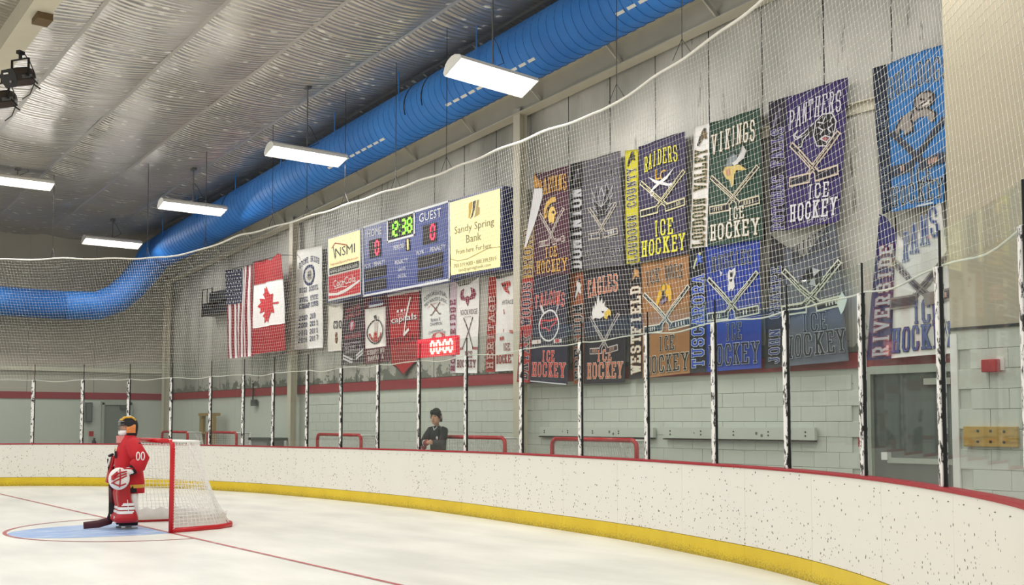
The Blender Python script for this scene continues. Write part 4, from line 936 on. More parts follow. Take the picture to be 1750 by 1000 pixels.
s.sticks(.62, .42, .75, .46, '#d6cbc8', '#3b2b38', '#c99a86', wd=.06); s.text(L3, 'ICE', .5, .71, .76, .81, '#d4704a', '#efe2d6'); s.text(L3, 'HOCKEY', .31, .82, .96, .96, '#d4704a', '#efe2d6'); player(s, (.06, .05, .21, .25), '#ece9e6', '#2a2331'); s.finish(s.t)
# --- orange ice dogs
s = banner([(1075.5, 455), (1178, 434), (1179, 637.5), (1076, 649)], 'tan orange banner with a yellow dog and a black side strip', ph=.7, Y=11.88)
s.cloth('cloth', '#c98d55', s.t, .215, 1); s.cloth('side_panel', '#27202a', s.t, 0, .21, nu=5)
s.text(L3, 'ICE DOGS', .29, .06, .90, .19, '#1c1620', '#e9dcc8', wt=.16, arc=.02, tilt=-.01); s.text(L3, 'WESTFIELD', .05, .19, .2, .95, '#e9e0d0', '#8a5a34', rot=True, wt=.22)
bx = (.42, .2, .74, .40)
s.shape('dog_emblem', '.35,.05 .6,.0 .72,.12 .9,.2 1,.5 .98,.85 .85,.9 .78,.6 .6,.75 .5,.55 .3,.7 .2,.98 .05,1 .15,.6 .25,.3', bx, '#e6b422', 1); s.shape('dog_emblem', '.4,.5 .5,.32 .62,.5 .7,.85 .35,.9', bx, '#3a2b33', 2); s.ring('dog_emblem', .58, .245, .05, .035, .03, '#8a6a20', 2); s.shape('dog_emblem', '.35,.8 .7,.65 .75,.78 .4,.95', bx, '#7e6f92', 3)
s.sticks(.63, .28, .62, .72, '#ece2cf', '#20313a', '#e9e4da', wd=.075); s.text(L3, 'ICE', .5, .66, .78, .79, '#141014', '#efe4d2'); s.text(L3, 'HOCKEY', .26, .82, .97, .97, '#141014', '#efe4d2'); player(s, (.04, .02, .2, .15), '#c9965a', '#4a3a3a'); s.finish(s.t)
# --- royal blue husky
s = banner([(1180.5, 425.5), (1299, 407), (1300, 629), (1180, 638)], 'royal blue banner with a white husky between crossed sticks', ph=1.1, Y=11.88)
s.cloth('cloth', '#2348c0', s.t, .225, 1); s.cloth('side_panel', '#1f2430', s.t, 0, .22, nu=5)
s.text(L3, 'HUSKIES', .31, .08, .90, .20, '#14162a', '#aebbe0', wt=.17, tilt=-.02, arc=.015); s.text(L3, 'TUSCARORA', .04, .22, .2, .96, '#2a4fc0', '#dfe4ea', rot=True, wt=.18)
bx = (.5, .2, .72, .38)
s.shape('husky_emblem', '.25,.15 .35,.05 .5,.12 .8,.0 .8,.3 .7,.5 .78,.85 .6,1 .5,.9 .4,1 .25,.95 .3,.6 .2,.35', bx, '#e8e6e2', 1); s.shape('husky_emblem', '.4,.2 .68,.18 .6,.4 .45,.4', bx, '#1b1b20', 2); s.shape('husky_emblem', '.0,.02 .14,.14 .08,.3', (.42, .2, .72, .38), '#d8dcea', 1); s.shape('husky_emblem', '.36,.5 .6,.48 .56,.6 .4,.6', bx, '#1b1b20', 2)
s.sticks(.62, .27, .60, .68, '#dfe2d2', '#16181c', '#dfe2d2', wd=.075); s.text(L3, 'ICE', .52, .63, .76, .77, '#14162a', '#aebbe0', wt=.17); s.text(L3, 'HOCKEY', .27, .79, .97, .96, '#14162a', '#b4c0e2', wt=.17)
for r in ((.52, .63, .76, .77),): pass
player(s, (.05, .04, .2, .16), '#3a5fc4', '#c9cc9a'); s.finish(s.t)
# --- grey knights, sagging
tp = pwl((0, .0), (.22, .10), (.33, .14), (.55, .22), (.62, .18), (.97, .0), (1, 0))
s = banner([(1316, 401), (1425, 378), (1450.5, 616.5), (1304, 630)], 'slate grey banner sagging from its top corners, with a shield emblem', ph=2.5, amp=.02)
s.cloth('cloth', '#6f7785', s.t, .225, 1, 0, 1, top=tp); s.cloth('side_panel', '#2b2a33', s.t, 0, .22, 0, 1, top=tp, nu=5)
s.text(L3, 'KNIGHTS', .36, .13, .92, .27, '#17161b', '#9fa3ac', wt=.15, tilt=-.10, arc=-.0); s.text(L3, 'JOHN CHAMPE', .05, .25, .2, .97, '#2f3a78', '#d6dbe0', rot=True, wt=.18)
bx = (.42, .27, .78, .45); s.shape('shield_emblem', '.4,.5 .65,.2 .95,.35 .95,.85 .75,.98 .5,.85', bx, '#b9c0c4', 1); s.shape('shield_emblem', '.4,.5 .65,.2 .68,.58 .5,.85', bx, '#1f2126', 2); s.shape('shield_emblem', '.68,.58 .95,.35 .95,.85 .75,.98', bx, '#23262c', 2); s.shape('shield_emblem', '.0,.9 .3,.5 .6,.15 .5,.4 .2,.8', bx, '#2a2c33', 2)
s.sticks(.62, .30, .62, .74, '#d3d8c4', '#1c2024', '#cfd6c6', wd=.085); s.text(L3, 'ICE', .5, .63, .79, .77, '#1d2128', '#b3bac2', wt=.17); s.text(L3, 'HOCKEY', .27, .78, .99, .95, '#1d2128', '#b3bac2', wt=.17, tilt=-.015)
s.poly('white_tape', [(.93, .58), (1.0, .51), (1.06, .57), (1.0, .65), (.97, .67)], '#d7e6dd', 3); s.finish(s.t)
# --- white and blue, torn from its top
tp = pwl((0, .0), (.12, .03), (.3, .16), (.48, .26), (.58, .22), (.97, .0), (1, 0))
s = banner([(1503, 366), (1607, 344), (1633, 603), (1481, 616)], 'white banner with blue lettering, sagging at the top, beside the grey door', ph=1.9, amp=.022)
s.cloth('cloth', '#dcdad6', s.t, .29, 1, 0, 1, top=tp); s.cloth('side_panel', '#3b3a86', s.t, 0, .285, 0, 1, top=tp, nu=6)
s.text(L3, 'RAMS', .4, .17, .95, .38, '#3f5488', '#aab4c6', wt=.2, tilt=-.16); s.text(L3, 'RIVERSIDE', .06, .22, .25, .98, '#b9bcc4', '#8a3a4e', rot=True, wt=.2)
s.sticks(.66, .36, .66, .72, '#8d837f', '#4a4048', '#cfa99a', wd=.085); s.text(L3, 'ICE', .56, .63, .86, .79, '#4a5aa0', '#1f2230', wt=.2); s.text(L3, 'HOCKEY', .3, .8, .99, .97, '#3a52a0', '#1f2230', wt=.2, tilt=-.01); s.finish(s.t)
# --- tall white one left of the score board
s = banner([(508.5, 428), (551, 419.5), (550.5, 594), (504, 598.5)], 'tall white banner with navy lettering left of the scoreboard', ph=.5)
s.cloth('cloth', '#e9e7e1', s.t)
NV = '#27315f'
s.text(L3, 'STONE BRIDGE', .13, .09, .9, .145, NV, arc=.05, wt=.2, tilt=-.015); s.disc('round_emblem', .5, .27, .24, .105, NV, 1); s.disc('round_emblem', .5, .27, .17, .075, '#d4d0ca', 2); s.shape('round_emblem', '.2,.7 .3,.2 .6,.1 .8,.3 .75,.6 .9,.8 .5,.95', (.36, .21, .64, .33), '#8c8784', 3); s.shape('round_emblem', '.3,.5 .5,.4 .7,.5 .6,.65 .4,.65', (.36, .21, .64, .33), '#4a4a58', 4)
for v_, t_ in ((.39, 'HIGH SCHOOL'), (.485, 'NVSHL STATE'), (.55, 'CHAMPIONS'), (.665, '2002 2003'), (.74, '2008 2011'), (.815, '2012 2011'), (.885, '2016 2017')): s.text(L3, t_, .15, v_, .88, v_ + .047, NV, tilt=-.012, wt=.2)
s.finish(s.t)
# --- white jersey cloth
s = banner([(562.5, 521), (587, 519), (585, 599), (561, 601)], 'narrow white hanging cloth with a black number six under the soft drink panel', ph=1.2, Y=11.95)
s.cloth('cloth', '#e3ded2', s.t, 0, 1, 0, 1, top=pwl((0, .02), (.5, .06), (1, 0)), nu=10); s.text(L3, 'COO', .35, .36, .95, .52, '#1f2440', wt=.2); s.text(L3, '6', .5, .62, .75, .82, '#a4632e', '#3a2a1e', wt=.22); s.finish(s.t)
# --- navy, dark, with chevron
s = banner([(586, 519), (621.5, 507.5), (621.5, 619), (582.5, 624)], 'small dark navy banner with a white chevron at its foot', ph=2.2, Y=11.91)
s.cloth('cloth', '#3a2436', s.t)
for v_, t_, c_ in ((.1, '2007-2008', '#c05a68'), (.2, 'ADMIRAL CUP', '#d0606a'), (.53, 'PAUL HILLIER', '#d4707a')): s.font(L3, t_, .15, v_, .88, v_ + .07, c_)
for v_, t_ in ((.66, 'MOST WINS'), (.72, 'SITE 1'), (.78, 'CHAMPIONSHIP')): s.font(L3, t_, .15, v_, .85, v_ + .035, '#cfc6cc')
s.disc('round_emblem', .5, .4, .15, .085, '#b34a58', 1); s.shape('round_emblem', '.2,.2 .8,.1 .7,.6 .4,.9 .3,.5', (.38, .33, .64, .48), '#c9c3d4', 2)
for k, c_ in ((0, '#ded9dc'), (.05, '#ded9dc')): s.line('chevron', [(.05, .84 + k), (.5, .93 + k), (.97, .81 + k)], .045, c_)
s.finish(s.t)
# --- maroon with a white field
s = banner([(622, 506), (664, 499.5), (665, 617.5), (621.5, 622.5)], 'maroon banner with a white field and a red round emblem under the scoreboard', ph=.3, Y=11.95)
s.cloth('cloth', '#7b1f3a', s.t); s.cloth('white_field', '#e6e2da', s.t, .1, .9, .2, .78, off=.006, nu=6, nv=10)
s.font(L3, 'CAPITAL', .22, .09, .8, .15, '#4a74c0'); s.line(L3, [(.25, .17), (.8, .155)], .05, '#dfe2ea'); s.shape('round_emblem', '.1,.9 .3,.2 .5,.5 .7,.1 .9,.9', (.3, .03, .7, .1), '#6f6a7c', 1)
s.ring('round_emblem', .5, .55, .33, .17, .03, '#2a2630', 3); s.ring('round_emblem', .5, .55, .25, .13, .06, '#a8463a', 3, .3, 2.9); s.shape('round_emblem', '.3,.4 .4,.0 .55,.15 .75,.05 .65,.4 .6,.8 .35,.8', (.32, .3, .72, .62), '#c9c0b8', 3); s.shape('round_emblem', '.35,.5 .65,.5 .7,.9 .3,.9', (.3, .42, .7, .68), '#b5382c', 4); s.shape('round_emblem', '.3,.1 .5,.0 .6,.3 .4,.35', (.3, .3, .7, .5), '#3a3440', 4)
s.text(L3, 'CHAMPIONS', .18, .81, .86, .87, '#ecd9d4', wt=.2, tilt=-.01); s.text(L3, 'BANTAM A', .2, .9, .82, .96, '#ecd9d4', wt=.2, tilt=-.01); s.finish(s.t)
# --- bright red pennant
s = banner([(665, 504.5), (719, 495), (715.5, 612), (669.5, 621)], 'bright red pennant with a pointed foot and a white stick emblem', ph=1.5, Y=11.95)
s.cloth('cloth', '#d3202c', s.t, 0, 1, 0, 1, bot=pwl((0, 0), (.46, .21), (1, 0)), nu=16); s.line('white_hem', [(.0, .012), (.5, .0), (1, .012)], .05, '#eee8e4'); s.line('dark_piping', [(0, 1.0), (.46, 1.2), (1, 1.0)], .03, '#5a1724', 1); s.line('dark_piping', [(.985, .02), (.985, .98)], .03, '#33243c', 1)
s.font('script_emblem', 'capitals', .06, .33, .92, .45, '#f0ecea', 3); s.font('script_emblem', 'capitals', .04, .335, .94, .462, '#2a2540', 2); s.line('script_emblem', [(.72, .1), (.5, .62)], .05, '#f0ecea', 4); s.line('script_emblem', [(.5, .62), (.68, .56)], .06, '#f0ecea', 4)
for k in (.28, .4, .52): s.disc('script_emblem', k, .26, .035, .02, '#f0ecea', 2)
s.font(L3, 'WASHINGTON', .22, .3, .55, .325, '#f0c8c4'); s.font(L3, 'OFFICIAL', .05, .64, .95, .75, '#5a1a2c', 2); s.font(L3, 'RINK', .28, .8, .72, .89, '#a0202e', 1); s.font(L3, 'PARTNER', .12, .92, .88, 1.0, '#a0202e', 1); s.finish(s.t)
# --- white board-like sheet
s = banner([(721, 491), (768, 480), (768.5, 580), (723, 583)], 'white sheet with arched lettering and small crossed sticks under the scoreboard', ph=.8, amp=.006, Y=11.95)
s.cloth('cloth', '#dcdeda', s.t); s.font(L3, 'CONGRESSIONAL', .08, .12, .92, .2, '#33313c', arc=.09); s.font(L3, 'MID-WINTER CLASSIC', .1, .24, .92, .3, '#33313c', arc=.09); s.font(L3, 'JANUARY 15-17', .2, .33, .82, .37, '#c0624a', arc=.06)
for f_ in (-1, 1): s.line('crossed_sticks', [(.5 + f_*.17, .34), (.5 - f_*.14, .54), (.5 - f_*.2, .54)], .025, '#6b4a3a')
s.disc('crossed_sticks', .51, .46, .04, .02, '#7a2f38', 2); s.font(L3, 'Bantam B', .32, .6, .68, .66, '#2b2e52'); s.font(L3, 'CHAMPION', .28, .68, .74, .74, '#2b2e52'); s.font(L3, 'Congressional Cup', .22, .8, .86, .87, '#2b2e52', arc=.04); s.disc('round_emblem', .6, .95, .26, .09, '#c04a4c', 1); s.disc('round_emblem', .62, .93, .12, .05, '#e6dcd2', 2); s.finish(s.t)
# --- white with maroon phoenix
s = banner([(769, 482), (818, 472), (815, 638), (768, 637)], 'white banner with a maroon phoenix and lilac side strip under the cream sign', ph=2.8, Y=11.95)
tp = pwl((0, 0), (.22, .02), (.3, .07), (.7, .07), (1, 0))
s.cloth('cloth', '#e8e5e2', s.t, .23, 1, 0, 1, top=tp); s.cloth('side_panel', '#c9b7c2', s.t, 0, .225, 0, 1, top=tp, nu=5)
bx = (.38, .08, .92, .3)
for fl in (0, 1): s.shape('phoenix_emblem', '.3,.1 .1,.2 .02,.45 .12,.65 .35,.7 .5,.62 .5,.52 .34,.56 .24,.4', bx, '#8a2a4a', 1, flip=fl)
s.shape('phoenix_emblem', '.44,.5 .56,.5 .6,.75 .5,1 .4,.75', bx, '#8a2a4a', 1); s.font(L3, 'ROCK RIDGE', .42, .33, .95, .385, '#4a2438'); s.font(L3, 'PHOENIX', .56, .4, .78, .415, '#8a7a80')
for f_ in (-1, 1): s.line('crossed_sticks', [(.68 + f_*.14, .42), (.68 - f_*.17, .74)], .022, '#4a3038'); s.line('crossed_sticks', [(.68 - f_*.17, .74), (.68 - f_*.32, .745)], .05, '#a8505a')
s.text(L3, 'ROCK RIDGE', .03, .2, .2, .98, '#8a2a4a', rot=True, wt=.2); s.text(L3, 'ICE', .58, .77, .84, .84, '#7a2a3e', wt=.2); s.text(L3, 'HOCKEY', .3, .86, .96, .94, '#7a2a3e', wt=.2); s.finish(s.t)
# --- white and red, twisted
s = banner([(838, 473), (878, 470), (880.5, 633), (831, 636)], 'white banner with a red side strip, twisted, left of the middle column', ph=1.0, amp=.02, Y=11.93)
tp = pwl((0, 0), (.15, .0), (.3, .03), (1, 0))
s.cloth('cloth', '#e4e3df', s.t, .27, 1, 0, 1, top=tp); s.cloth('side_panel', '#d0382f', s.t, 0, .265, 0, 1, nu=6)
s.shape('bird_emblem', '.0,.1 .9,.0 1,.35 .7,.5 .9,1 .5,.75 .2,.45', (.42, .06, .92, .2), '#b8322e', 2); s.shape('bird_emblem', '.1,.3 .6,.2 .5,.5', (.42, .06, .92, .2), '#2a2428', 3)
s.font(L3, 'HERITAGE', .5, .26, 1.0, .305, '#2a2a2e'); s.line('crossed_sticks', [(.62, .36), (.68, .4)], .03, '#c04a44'); s.line('crossed_sticks', [(.65, .58), (.95, .6)], .06, '#c0604e'); s.line('crossed_sticks', [(.5, .66), (.62, .655)], .06, '#c04a44')
s.text(L3, 'HERITAGE', .06, .2, .22, .97, '#d9b0a8', '#7a2426', rot=True, wt=.2); s.text(L3, 'ICE', .62, .71, .84, .79, '#c0504a', '#7a3a3a', wt=.15); s.text(L3, 'HOCKEY', .34, .83, .98, .92, '#c0504a', '#7a3a3a', wt=.16); s.finish(s.t)

# ------------------------------------------------------------------ flags
def flagrod(s):
    a, c = s.map(-.03, -.005), s.map(1.03, -.005); b = MB(); b.tube([a, c], .012, 6)
    for q in (a, c): b.tube([q, (q.x, 11.99, q.z + .05)], .01, 5)
    b.build('hanging_rod', M['steel'], s.t)
s = banner([(387.5, 463.5), (433, 452), (430.5, 608.5), (391.5, 613)], 'striped red, white and blue flag with white stars hung upright', 'flag', 'national_flag', 'flags at the far end of the wall', ph=.6, amp=.03, Y=11.36); flagrod(s)
n = 13
for i in range(n): s.cloth('stripe', '#a81f33' if i % 2 == 0 else '#e2dcdc', s.t, i/n, (i + 1)/n, .39 if i < 7 else 0, 1, nu=2, nv=20)
s.cloth('canton', '#222850', s.t, 0, 7/13, 0, .39, nu=8, nv=8)
for r in range(9):
    for k in range(6 if r % 2 == 0 else 5):
        cu, cv = (.5 + k + (.5 if r % 2 else 0))/6.1*7/13, (.5 + r)/9*.39; s.poly('stars', [(cu + (.021 if j % 2 == 0 else .009)*math.sin(PI*j/5), cv - (.0115 if j % 2 == 0 else .005)*math.cos(PI*j/5)) for j in range(10)], '#e6e4ec')
s.finish(s.t)
s = banner([(434, 449), (479, 437), (488.5, 598), (432, 605.5)], 'red and white flag with a red maple leaf hung upright', 'flag', 'national_flag', 'flags at the far end of the wall', ph=2.0, amp=.03, Y=11.36); flagrod(s)
s.cloth('red_band', '#c71f2d', s.t, 0, 1, 0, .25, top=pwl((0, 0), (.5, -.01), (.65, .03), (.95, -.03), (1, -.02))); s.cloth('white_field', '#e8e4e2', s.t, 0, 1, .25, .72); s.cloth('red_band', '#c71f2d', s.t, 0, 1, .72, 1)
leaf = '.5,.0 .58,.18 .7,.12 .66,.38 .8,.26 .84,.34 .98,.32 .92,.46 1,.54 .74,.72 .76,.82 .52,.78 .53,1 .47,1 .48,.78 .24,.82 .26,.72 .0,.54 .08,.46 .02,.32 .16,.34 .2,.26 .34,.38 .3,.12 .42,.18'
q = parse(leaf); s.poly('maple_leaf', [(.12 + .72*y, .31 + .36*(1 - x)) for x, y in [(a_, 1 - b_) for a_, b_ in q]] if False else [(.84 - .7*y, .29 + .4*x) for x, y in [(a_, 1 - b_) for a_, b_ in q]], '#c71f2d', 1); s.finish(s.t)

# ------------------------------------------------------------------ scoreboard and its panels
def cabinet(name, m, par, px, Y, dep):
    s = Sheet(px, Y, 0); P = s.P; b = MB(); b.v = [tuple(p) for p in P] + [(p.x, p.y + dep, p.z) for p in P]
    for q in ((0, 3, 2, 1), (4, 5, 6, 7), (0, 1, 5, 4), (1, 2, 6, 5), (2, 3, 7, 6), (3, 0, 4, 7)): b.face(q)
    b.build(name, m, par); return s
M['navy'] = mat('scoreboard_blue', '#243a86', .4, var=.05); M['navyd'] = mat('scoreboard_case', '#1d2a66', .4)
def led(name, col, e): return mat(name, col, .5, emit=e)
SEG = {'0': 'abcdef', '1': 'bc', '2': 'abged', '3': 'abgcd', '8': 'abcdefg'}
def seven(s, key, ch, u0, v0, u1, v1, m, wd, lay=3):
    P_ = {'a': ((0, 0), (1, 0)), 'b': ((1, 0), (1, .5)), 'c': ((1, .5), (1, 1)), 'd': ((0, 1), (1, 1)), 'e': ((0, .5), (0, 1)), 'f': ((0, 0), (0, .5)), 'g': ((0, .5), (1, .5))}
    for c_ in SEG[ch]:
        (x0, y0), (x1, y1) = P_[c_]; a = (u0 + (u1 - u0)*(x0*.86 + x1*.14), v0 + (v1 - v0)*(y0*.86 + y1*.14)); b = (u0 + (u1 - u0)*(x1*.86 + x0*.14), v0 + (v1 - v0)*(y1*.86 + y0*.14)); s.line(key, [a, b], wd, '#ffffff', lay, False, m)
c = at(695, 480, 1, 11.7); t = thing('scoreboard', 'wide blue electronic scoreboard with green clock digits on the wall', 'scoreboard', (c.x, 11.7, c.z))
s = cabinet('case', M['navy'], t, [(620.5, 389), (768, 344), (768.5, 478), (621.5, 506)], 11.66, .26)
for pts in ([(0, 0), (1, 0), (1, 1), (0, 1), (0, 0)], [(.31, .01), (.31, .31), (.625, .31), (.625, .01)]): s.line('white_frame', pts, .045, '#e4e6ea', 1)
s.poly('display_window', [(.32, .02), (.615, .02), (.615, .295), (.32, .295)], '#11140f', 1); GR = led('led_green', '#7dff2a', 2.2); RD = led('led_red', '#ff1f45', 2.6); YL = led('led_amber', '#ffd06a', 2)
for ch, u in (('1', .335), ('2', .395), ('3', .485), ('8', .553)): seven(s, 'clock_digit', ch, u, .07, u + .045, .25, GR, .05)
for v_ in (.12, .2): s.disc('clock_digit', .462, v_, .008, .014, '#7dff2a', 3)
for u, v in ((.08, .22), (.72, .22)): s.poly('display_window', [(u, v), (u + .15, v), (u + .15, v + .26), (u, v + .26)], '#17121a', 1)
seven(s, 'score_digit', '0', .165, .26, .205, .44, RD, .05); seven(s, 'score_digit', '0', .81, .25, .85, .43, RD, .05)
s.poly('display_window', [(.525, .34), (.575, .34), (.575, .50), (.525, .50)], '#17121a', 1); s.line('period_digit', [(.555, .36), (.555, .48)], .045, '#fff', 3, True, YL)
for u in (.02, .66):
    for v in (.62, .80): s.poly('display_window', [(u, v), (u + .27, v), (u + .27, v + .15), (u, v + .15)], '#191620', 1); s.disc('colon', u + .165, v + .05, .005, .01, '#8b8a92', 2); s.disc('colon', u + .165, v + .1, .005, .01, '#8b8a92', 2)
WH = '#e8e9ee'
for t_, u0, v0, u1, v1 in (('HOME', .06, .065, .24, .17), ('GUEST', .68, .05, .92, .165), ('PERIOD', .385, .385, .51, .445), ('PLYR', .02, .55, .10, .60), ('PENALTY', .14, .545, .28, .6), ('PENALTY', .4, .6, .55, .655), ('SHOTS', .44, .71, .52, .755), ('ON GOAL', .43, .8, .53, .85), ('PLYR', .65, .54, .73, .59), ('PENALTY', .8, .535, .96, .595), ('FAIR-PLAY', .75, .965, .9, .99)): s.font('lettering', t_, u0, v0, u1, v1, WH, 1)
s.finish(t)
c = at(590, 500, 1, 11.7); t = thing('sign_panel', 'small sign with a cream half over a red half at the left of the scoreboard', 'sign', (c.x, 11.7, c.z))
s = cabinet('case', M['navyd'], t, [(558.5, 407), (618.5, 389), (619, 505), (559.5, 518)], 11.66, .26)
s.poly('cream_face', [(.06, .03), (.95, .03), (.95, .49), (.06, .49)], '#fff', 1, M['adglow']); s.poly('white_frame', [(.03, .02), (.97, .02), (.97, .98), (.03, .98)], '#e6e4dc', 0)
s.font('lettering', 'NSMI', .26, .2, .82, .34, '#26262c', 2); s.line('lettering', [(.2, .17), (.26, .35)], .03, '#26262c', 2); s.line('swoosh', [(.16, .18), (.26, .12), (.4, .15), (.6, .2)], .03, '#d06a3a', 2); s.font('lettering', 'NationalSportsMed.com', .12, .41, .9, .46, '#c8664a', 2)
s.poly('black_strip', [(.08, .48), (.93, .48), (.93, .58), (.08, .58)], '#1a1917', 2); s.font('lettering', 'www.ashburnice.com', .11, .505, .9, .56, '#f0efe6', 3)
s.poly('red_face', [(.05, .6), (.95, .6), (.95, .95), (.05, .95)], '#cf2230', 1); s.font('lettering', 'Coca', .2, .68, .5, .79, '#f6f1ee', 2); s.font('lettering', 'Cola', .52, .67, .84, .78, '#f6f1ee', 2); s.line('lettering', [(.47, .74), (.54, .735)], .03, '#f6f1ee', 2); s.line('lettering', [(.24, .81), (.4, .80), (.58, .82)], .02, '#f6f1ee', 2)
s.poly('white_wave', [(.06, .86), (.3, .88), (.55, .85), (.95, .76), (.95, .79), (.6, .89), (.35, .92), (.06, .9)], '#f6f1ee', 2); s.finish(t)
c = at(812, 465, 1, 11.7); t = thing('sign_panel', 'large backlit cream bank sign in a blue case at the right of the scoreboard', 'sign', (c.x, 11.7, c.z))
s = cabinet('case', M['navyd'], t, [(768.5, 343), (858.5, 317), (858.5, 460), (770.5, 475)], 11.64, .30)
s.poly('cream_face', [(.01, .03), (.97, .03), (.97, .97), (.01, .97)], '#fff', 1, M['adglow'])
s.shape('round_logo', '.05,.1 .35,.0 .3,.4 .1,.95 .0,.9', (.38, .09, .6, .31), '#e6b92a', 2); s.shape('round_logo', '.4,.05 .65,.0 .6,.4 .35,.9 .15,1 .35,.6', (.38, .09, .6, .31), '#55503f', 2); s.shape('round_logo', '.75,.0 .95,.05 .85,.4 1,.5 .95,.85 .5,.98 .65,.5', (.38, .09, .6, .31), '#c9b26a', 2)
GN = '#8a8458'
for t_, u0, v0, u1, v1 in (('Sandy Spring', .1, .36, .86, .48), ('Bank', .33, .50, .62, .60), ('From here. For here.', .13, .655, .82, .72), ('703.319.9000 • 800.399.5919', .08, .835, .9, .885), ('sandyspringbank.com', .17, .90, .8, .955)): s.font('lettering', t_, u0, v0, u1, v1, GN, 2)
s.line('wave_line', [(.02, .76), (.15, .80), (.35, .8), (.55, .76), (.75, .72), (.97, .73)], .018, '#c9bf7c', 2); s.finish(t)
t = thing('clock_reflection', 'red glowing digit timer in the glass, built as a panel in front of the banners', 'reflection', at(745, 592, 1, 10.25))  # glowing panel built in place of a clock's reflection in the rink glass
s = cabinet('case', mat('reflection_panel', '#c8142f', .3, emit=.75), t, [(713, 581), (779, 573), (779, 606), (713, 612)], 10.3, .08)
TD = led('reflection_digits', '#ffb09a', 5)
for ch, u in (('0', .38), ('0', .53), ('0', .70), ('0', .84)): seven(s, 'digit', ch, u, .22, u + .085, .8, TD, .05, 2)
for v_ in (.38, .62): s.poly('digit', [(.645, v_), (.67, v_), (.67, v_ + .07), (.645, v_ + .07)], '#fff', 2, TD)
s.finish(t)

# ------------------------------------------------------------------ goals
def goal(label):
    t = thing('hockey_goal', label, 'goal', (GX, GY, 0)); W2, H_ = .945, 1.245; r = .034
    b = MB(); pts = [(-W2, 0, 0), (-W2, 0, H_ - .1)] + [(-W2 + .1 - .1*math.cos(a), 0, H_ - .1 + .1*math.sin(a)) for a in (PI/6, PI/3)] + [(-W2 + .1, 0, H_)]
    b.tube(pts, r, 10); b.build('post', M['redpipe'], t, True, local=True)
    b = MB(); b.tube([(-x, y, z) for x, y, z in pts], r, 10); b.build('post', M['redpipe'], t, True, local=True)
    b = MB(); b.tube([(-W2 + .1, 0, H_), (W2 - .1, 0, H_)], r, 10); b.build('crossbar', M['redpipe'], t, True, local=True)
    base = [(-W2, 0, .03), (-W2 + .05, .35, .03), (-W2 + .14, .72, .03), (-.62, .98, .03), (-.35, 1.1, .03), (0, 1.13, .03), (.35, 1.1, .03), (.62, .98, .03), (W2 - .14, .72, .03), (W2 - .05, .35, .03), (W2, 0, .03)]
    b = MB(); b.tube(base, .032, 8, flat=1.1); b.build('base_pipe', M['redpipe'], t, True, local=True)
    top = [(-W2 + .02, 0, H_ - .005), (-W2 + .1, .3, H_ - .01), (-.62, .5, H_ - .015), (-.25, .56, H_ - .015), (.25, .56, H_ - .015), (.62, .5, H_ - .015), (W2 - .1, .3, H_ - .01), (W2 - .02, 0, H_ - .005)]
    b = MB(); b.tube(top, .014, 8); b.build('top_shelf_pipe', M['white'], t, True, local=True)
    b = MB(); b.tube([(0, .56, H_ - .02), (.0, .8, .75), (0, 1.1, .06)], .018, 6); b.build('back_stay', M['white'], t, True, local=True)
    def along(P, k):
        P = [Vector(p) for p in P]; L_ = [0]
        for a, c in zip(P, P[1:]): L_.append(L_[-1] + (c - a).length)
        d = k*L_[-1]
        for i in range(len(P) - 1):
            if d <= L_[i + 1] + 1e-9: return P[i].lerp(P[i + 1], (d - L_[i])/(L_[i + 1] - L_[i]))
        return P[-1]
    # netting: back and sides as one skin from the top pipe down to the base pipe, and the roof
    def S(u, v): p = along(top, u); q = along(base, u); m = p.lerp(q, v); m.z += -.05*math.sin(PI*v); m.y -= .05*math.sin(PI*v)*math.sin(PI*u); return m
    b = MB(); nu, nv, R_ = 52, 22, .004
    for i in range(nu + 1): b.tube([S(i/nu, j/10) for j in range(11)], R_, 3, False)
    for j in range(1, nv): b.tube([S(i/40, j/nv) for i in range(41)], R_, 3, False)
    for i in range(1, 40):
        x = -W2 + .1 + (2*W2 - .2)*i/40; y = .56 - .25*max(0, (abs(x) - .25)/.6)**1.5; b.tube([(x, 0, H_), (x, y, H_ - .015)], R_, 3, False)
    for j in range(1, 11): y = .05*j; xx = W2 - .06 - .25*max(0, (y - .3)/.26); b.tube([(-xx, y, H_ - .01), (xx, y, H_ - .01)], R_, 3, False)
    stuff(b.build('netting', M['netwhite'], t, local=True))
    b = MB(); n = 120                                       # lacing along post and bar
    for sx in (-1, 1):
        for i in range(30): z = .05 + i*.038; b.tube([(sx*(W2 + .03), .01, z), (sx*W2, .05, z + .012), (sx*(W2 - .03), .02, z + .025)], .005, 3, False)
    stuff(b.build('lacing', M['netwhite'], t, local=True))
    b = MB()
    def sk(u, v):
        p = along(base, .01 + .98*u); c = Vector((0, .45, 0)); d = (c - Vector((p.x, p.y, 0))).normalized(); bul = .045 + .05*math.sin(PI*v)*(.75 + .25*math.sin(u*95)); return (p.x + d.x*(bul), p.y + d.y*(bul), .035 + .17*v*(1 + .09*math.sin(u*95 + 1)))
    b.grid(sk, 110, 6); b.build('base_skirt', M['skirt'], t, True, local=True)
    return t
main_goal = goal('red framed hockey goal standing on the ice with white netting, beside the goalkeeper')
def gx(px, y=10.5): return at(px, 765, 1, y).x - .945
for px_, yy, lab in ((1088, 10.76, 'stored red goal behind the boards, nearest, between two glass posts right of the column'), (863, 10.78, 'stored red goal behind the boards beside the boy in black'),
                     (617, 10.78, 'stored red goal behind the boards, left of the boy in black by two glass posts'), (404, 10.9, 'far stored goal behind the left boards, in front of the wooden stand'), (380, 10.45, 'farthest stored goal behind the left boards beside the corner column')):
    if px_ == 380: dup(main_goal, (gx(352) - 1.15, 10.45, 0), 0, lab, 'spare goals stored behind the boards')
    else: dup(main_goal, (gx(px_, yy), yy, 0), 0, lab, 'spare goals stored behind the boards')

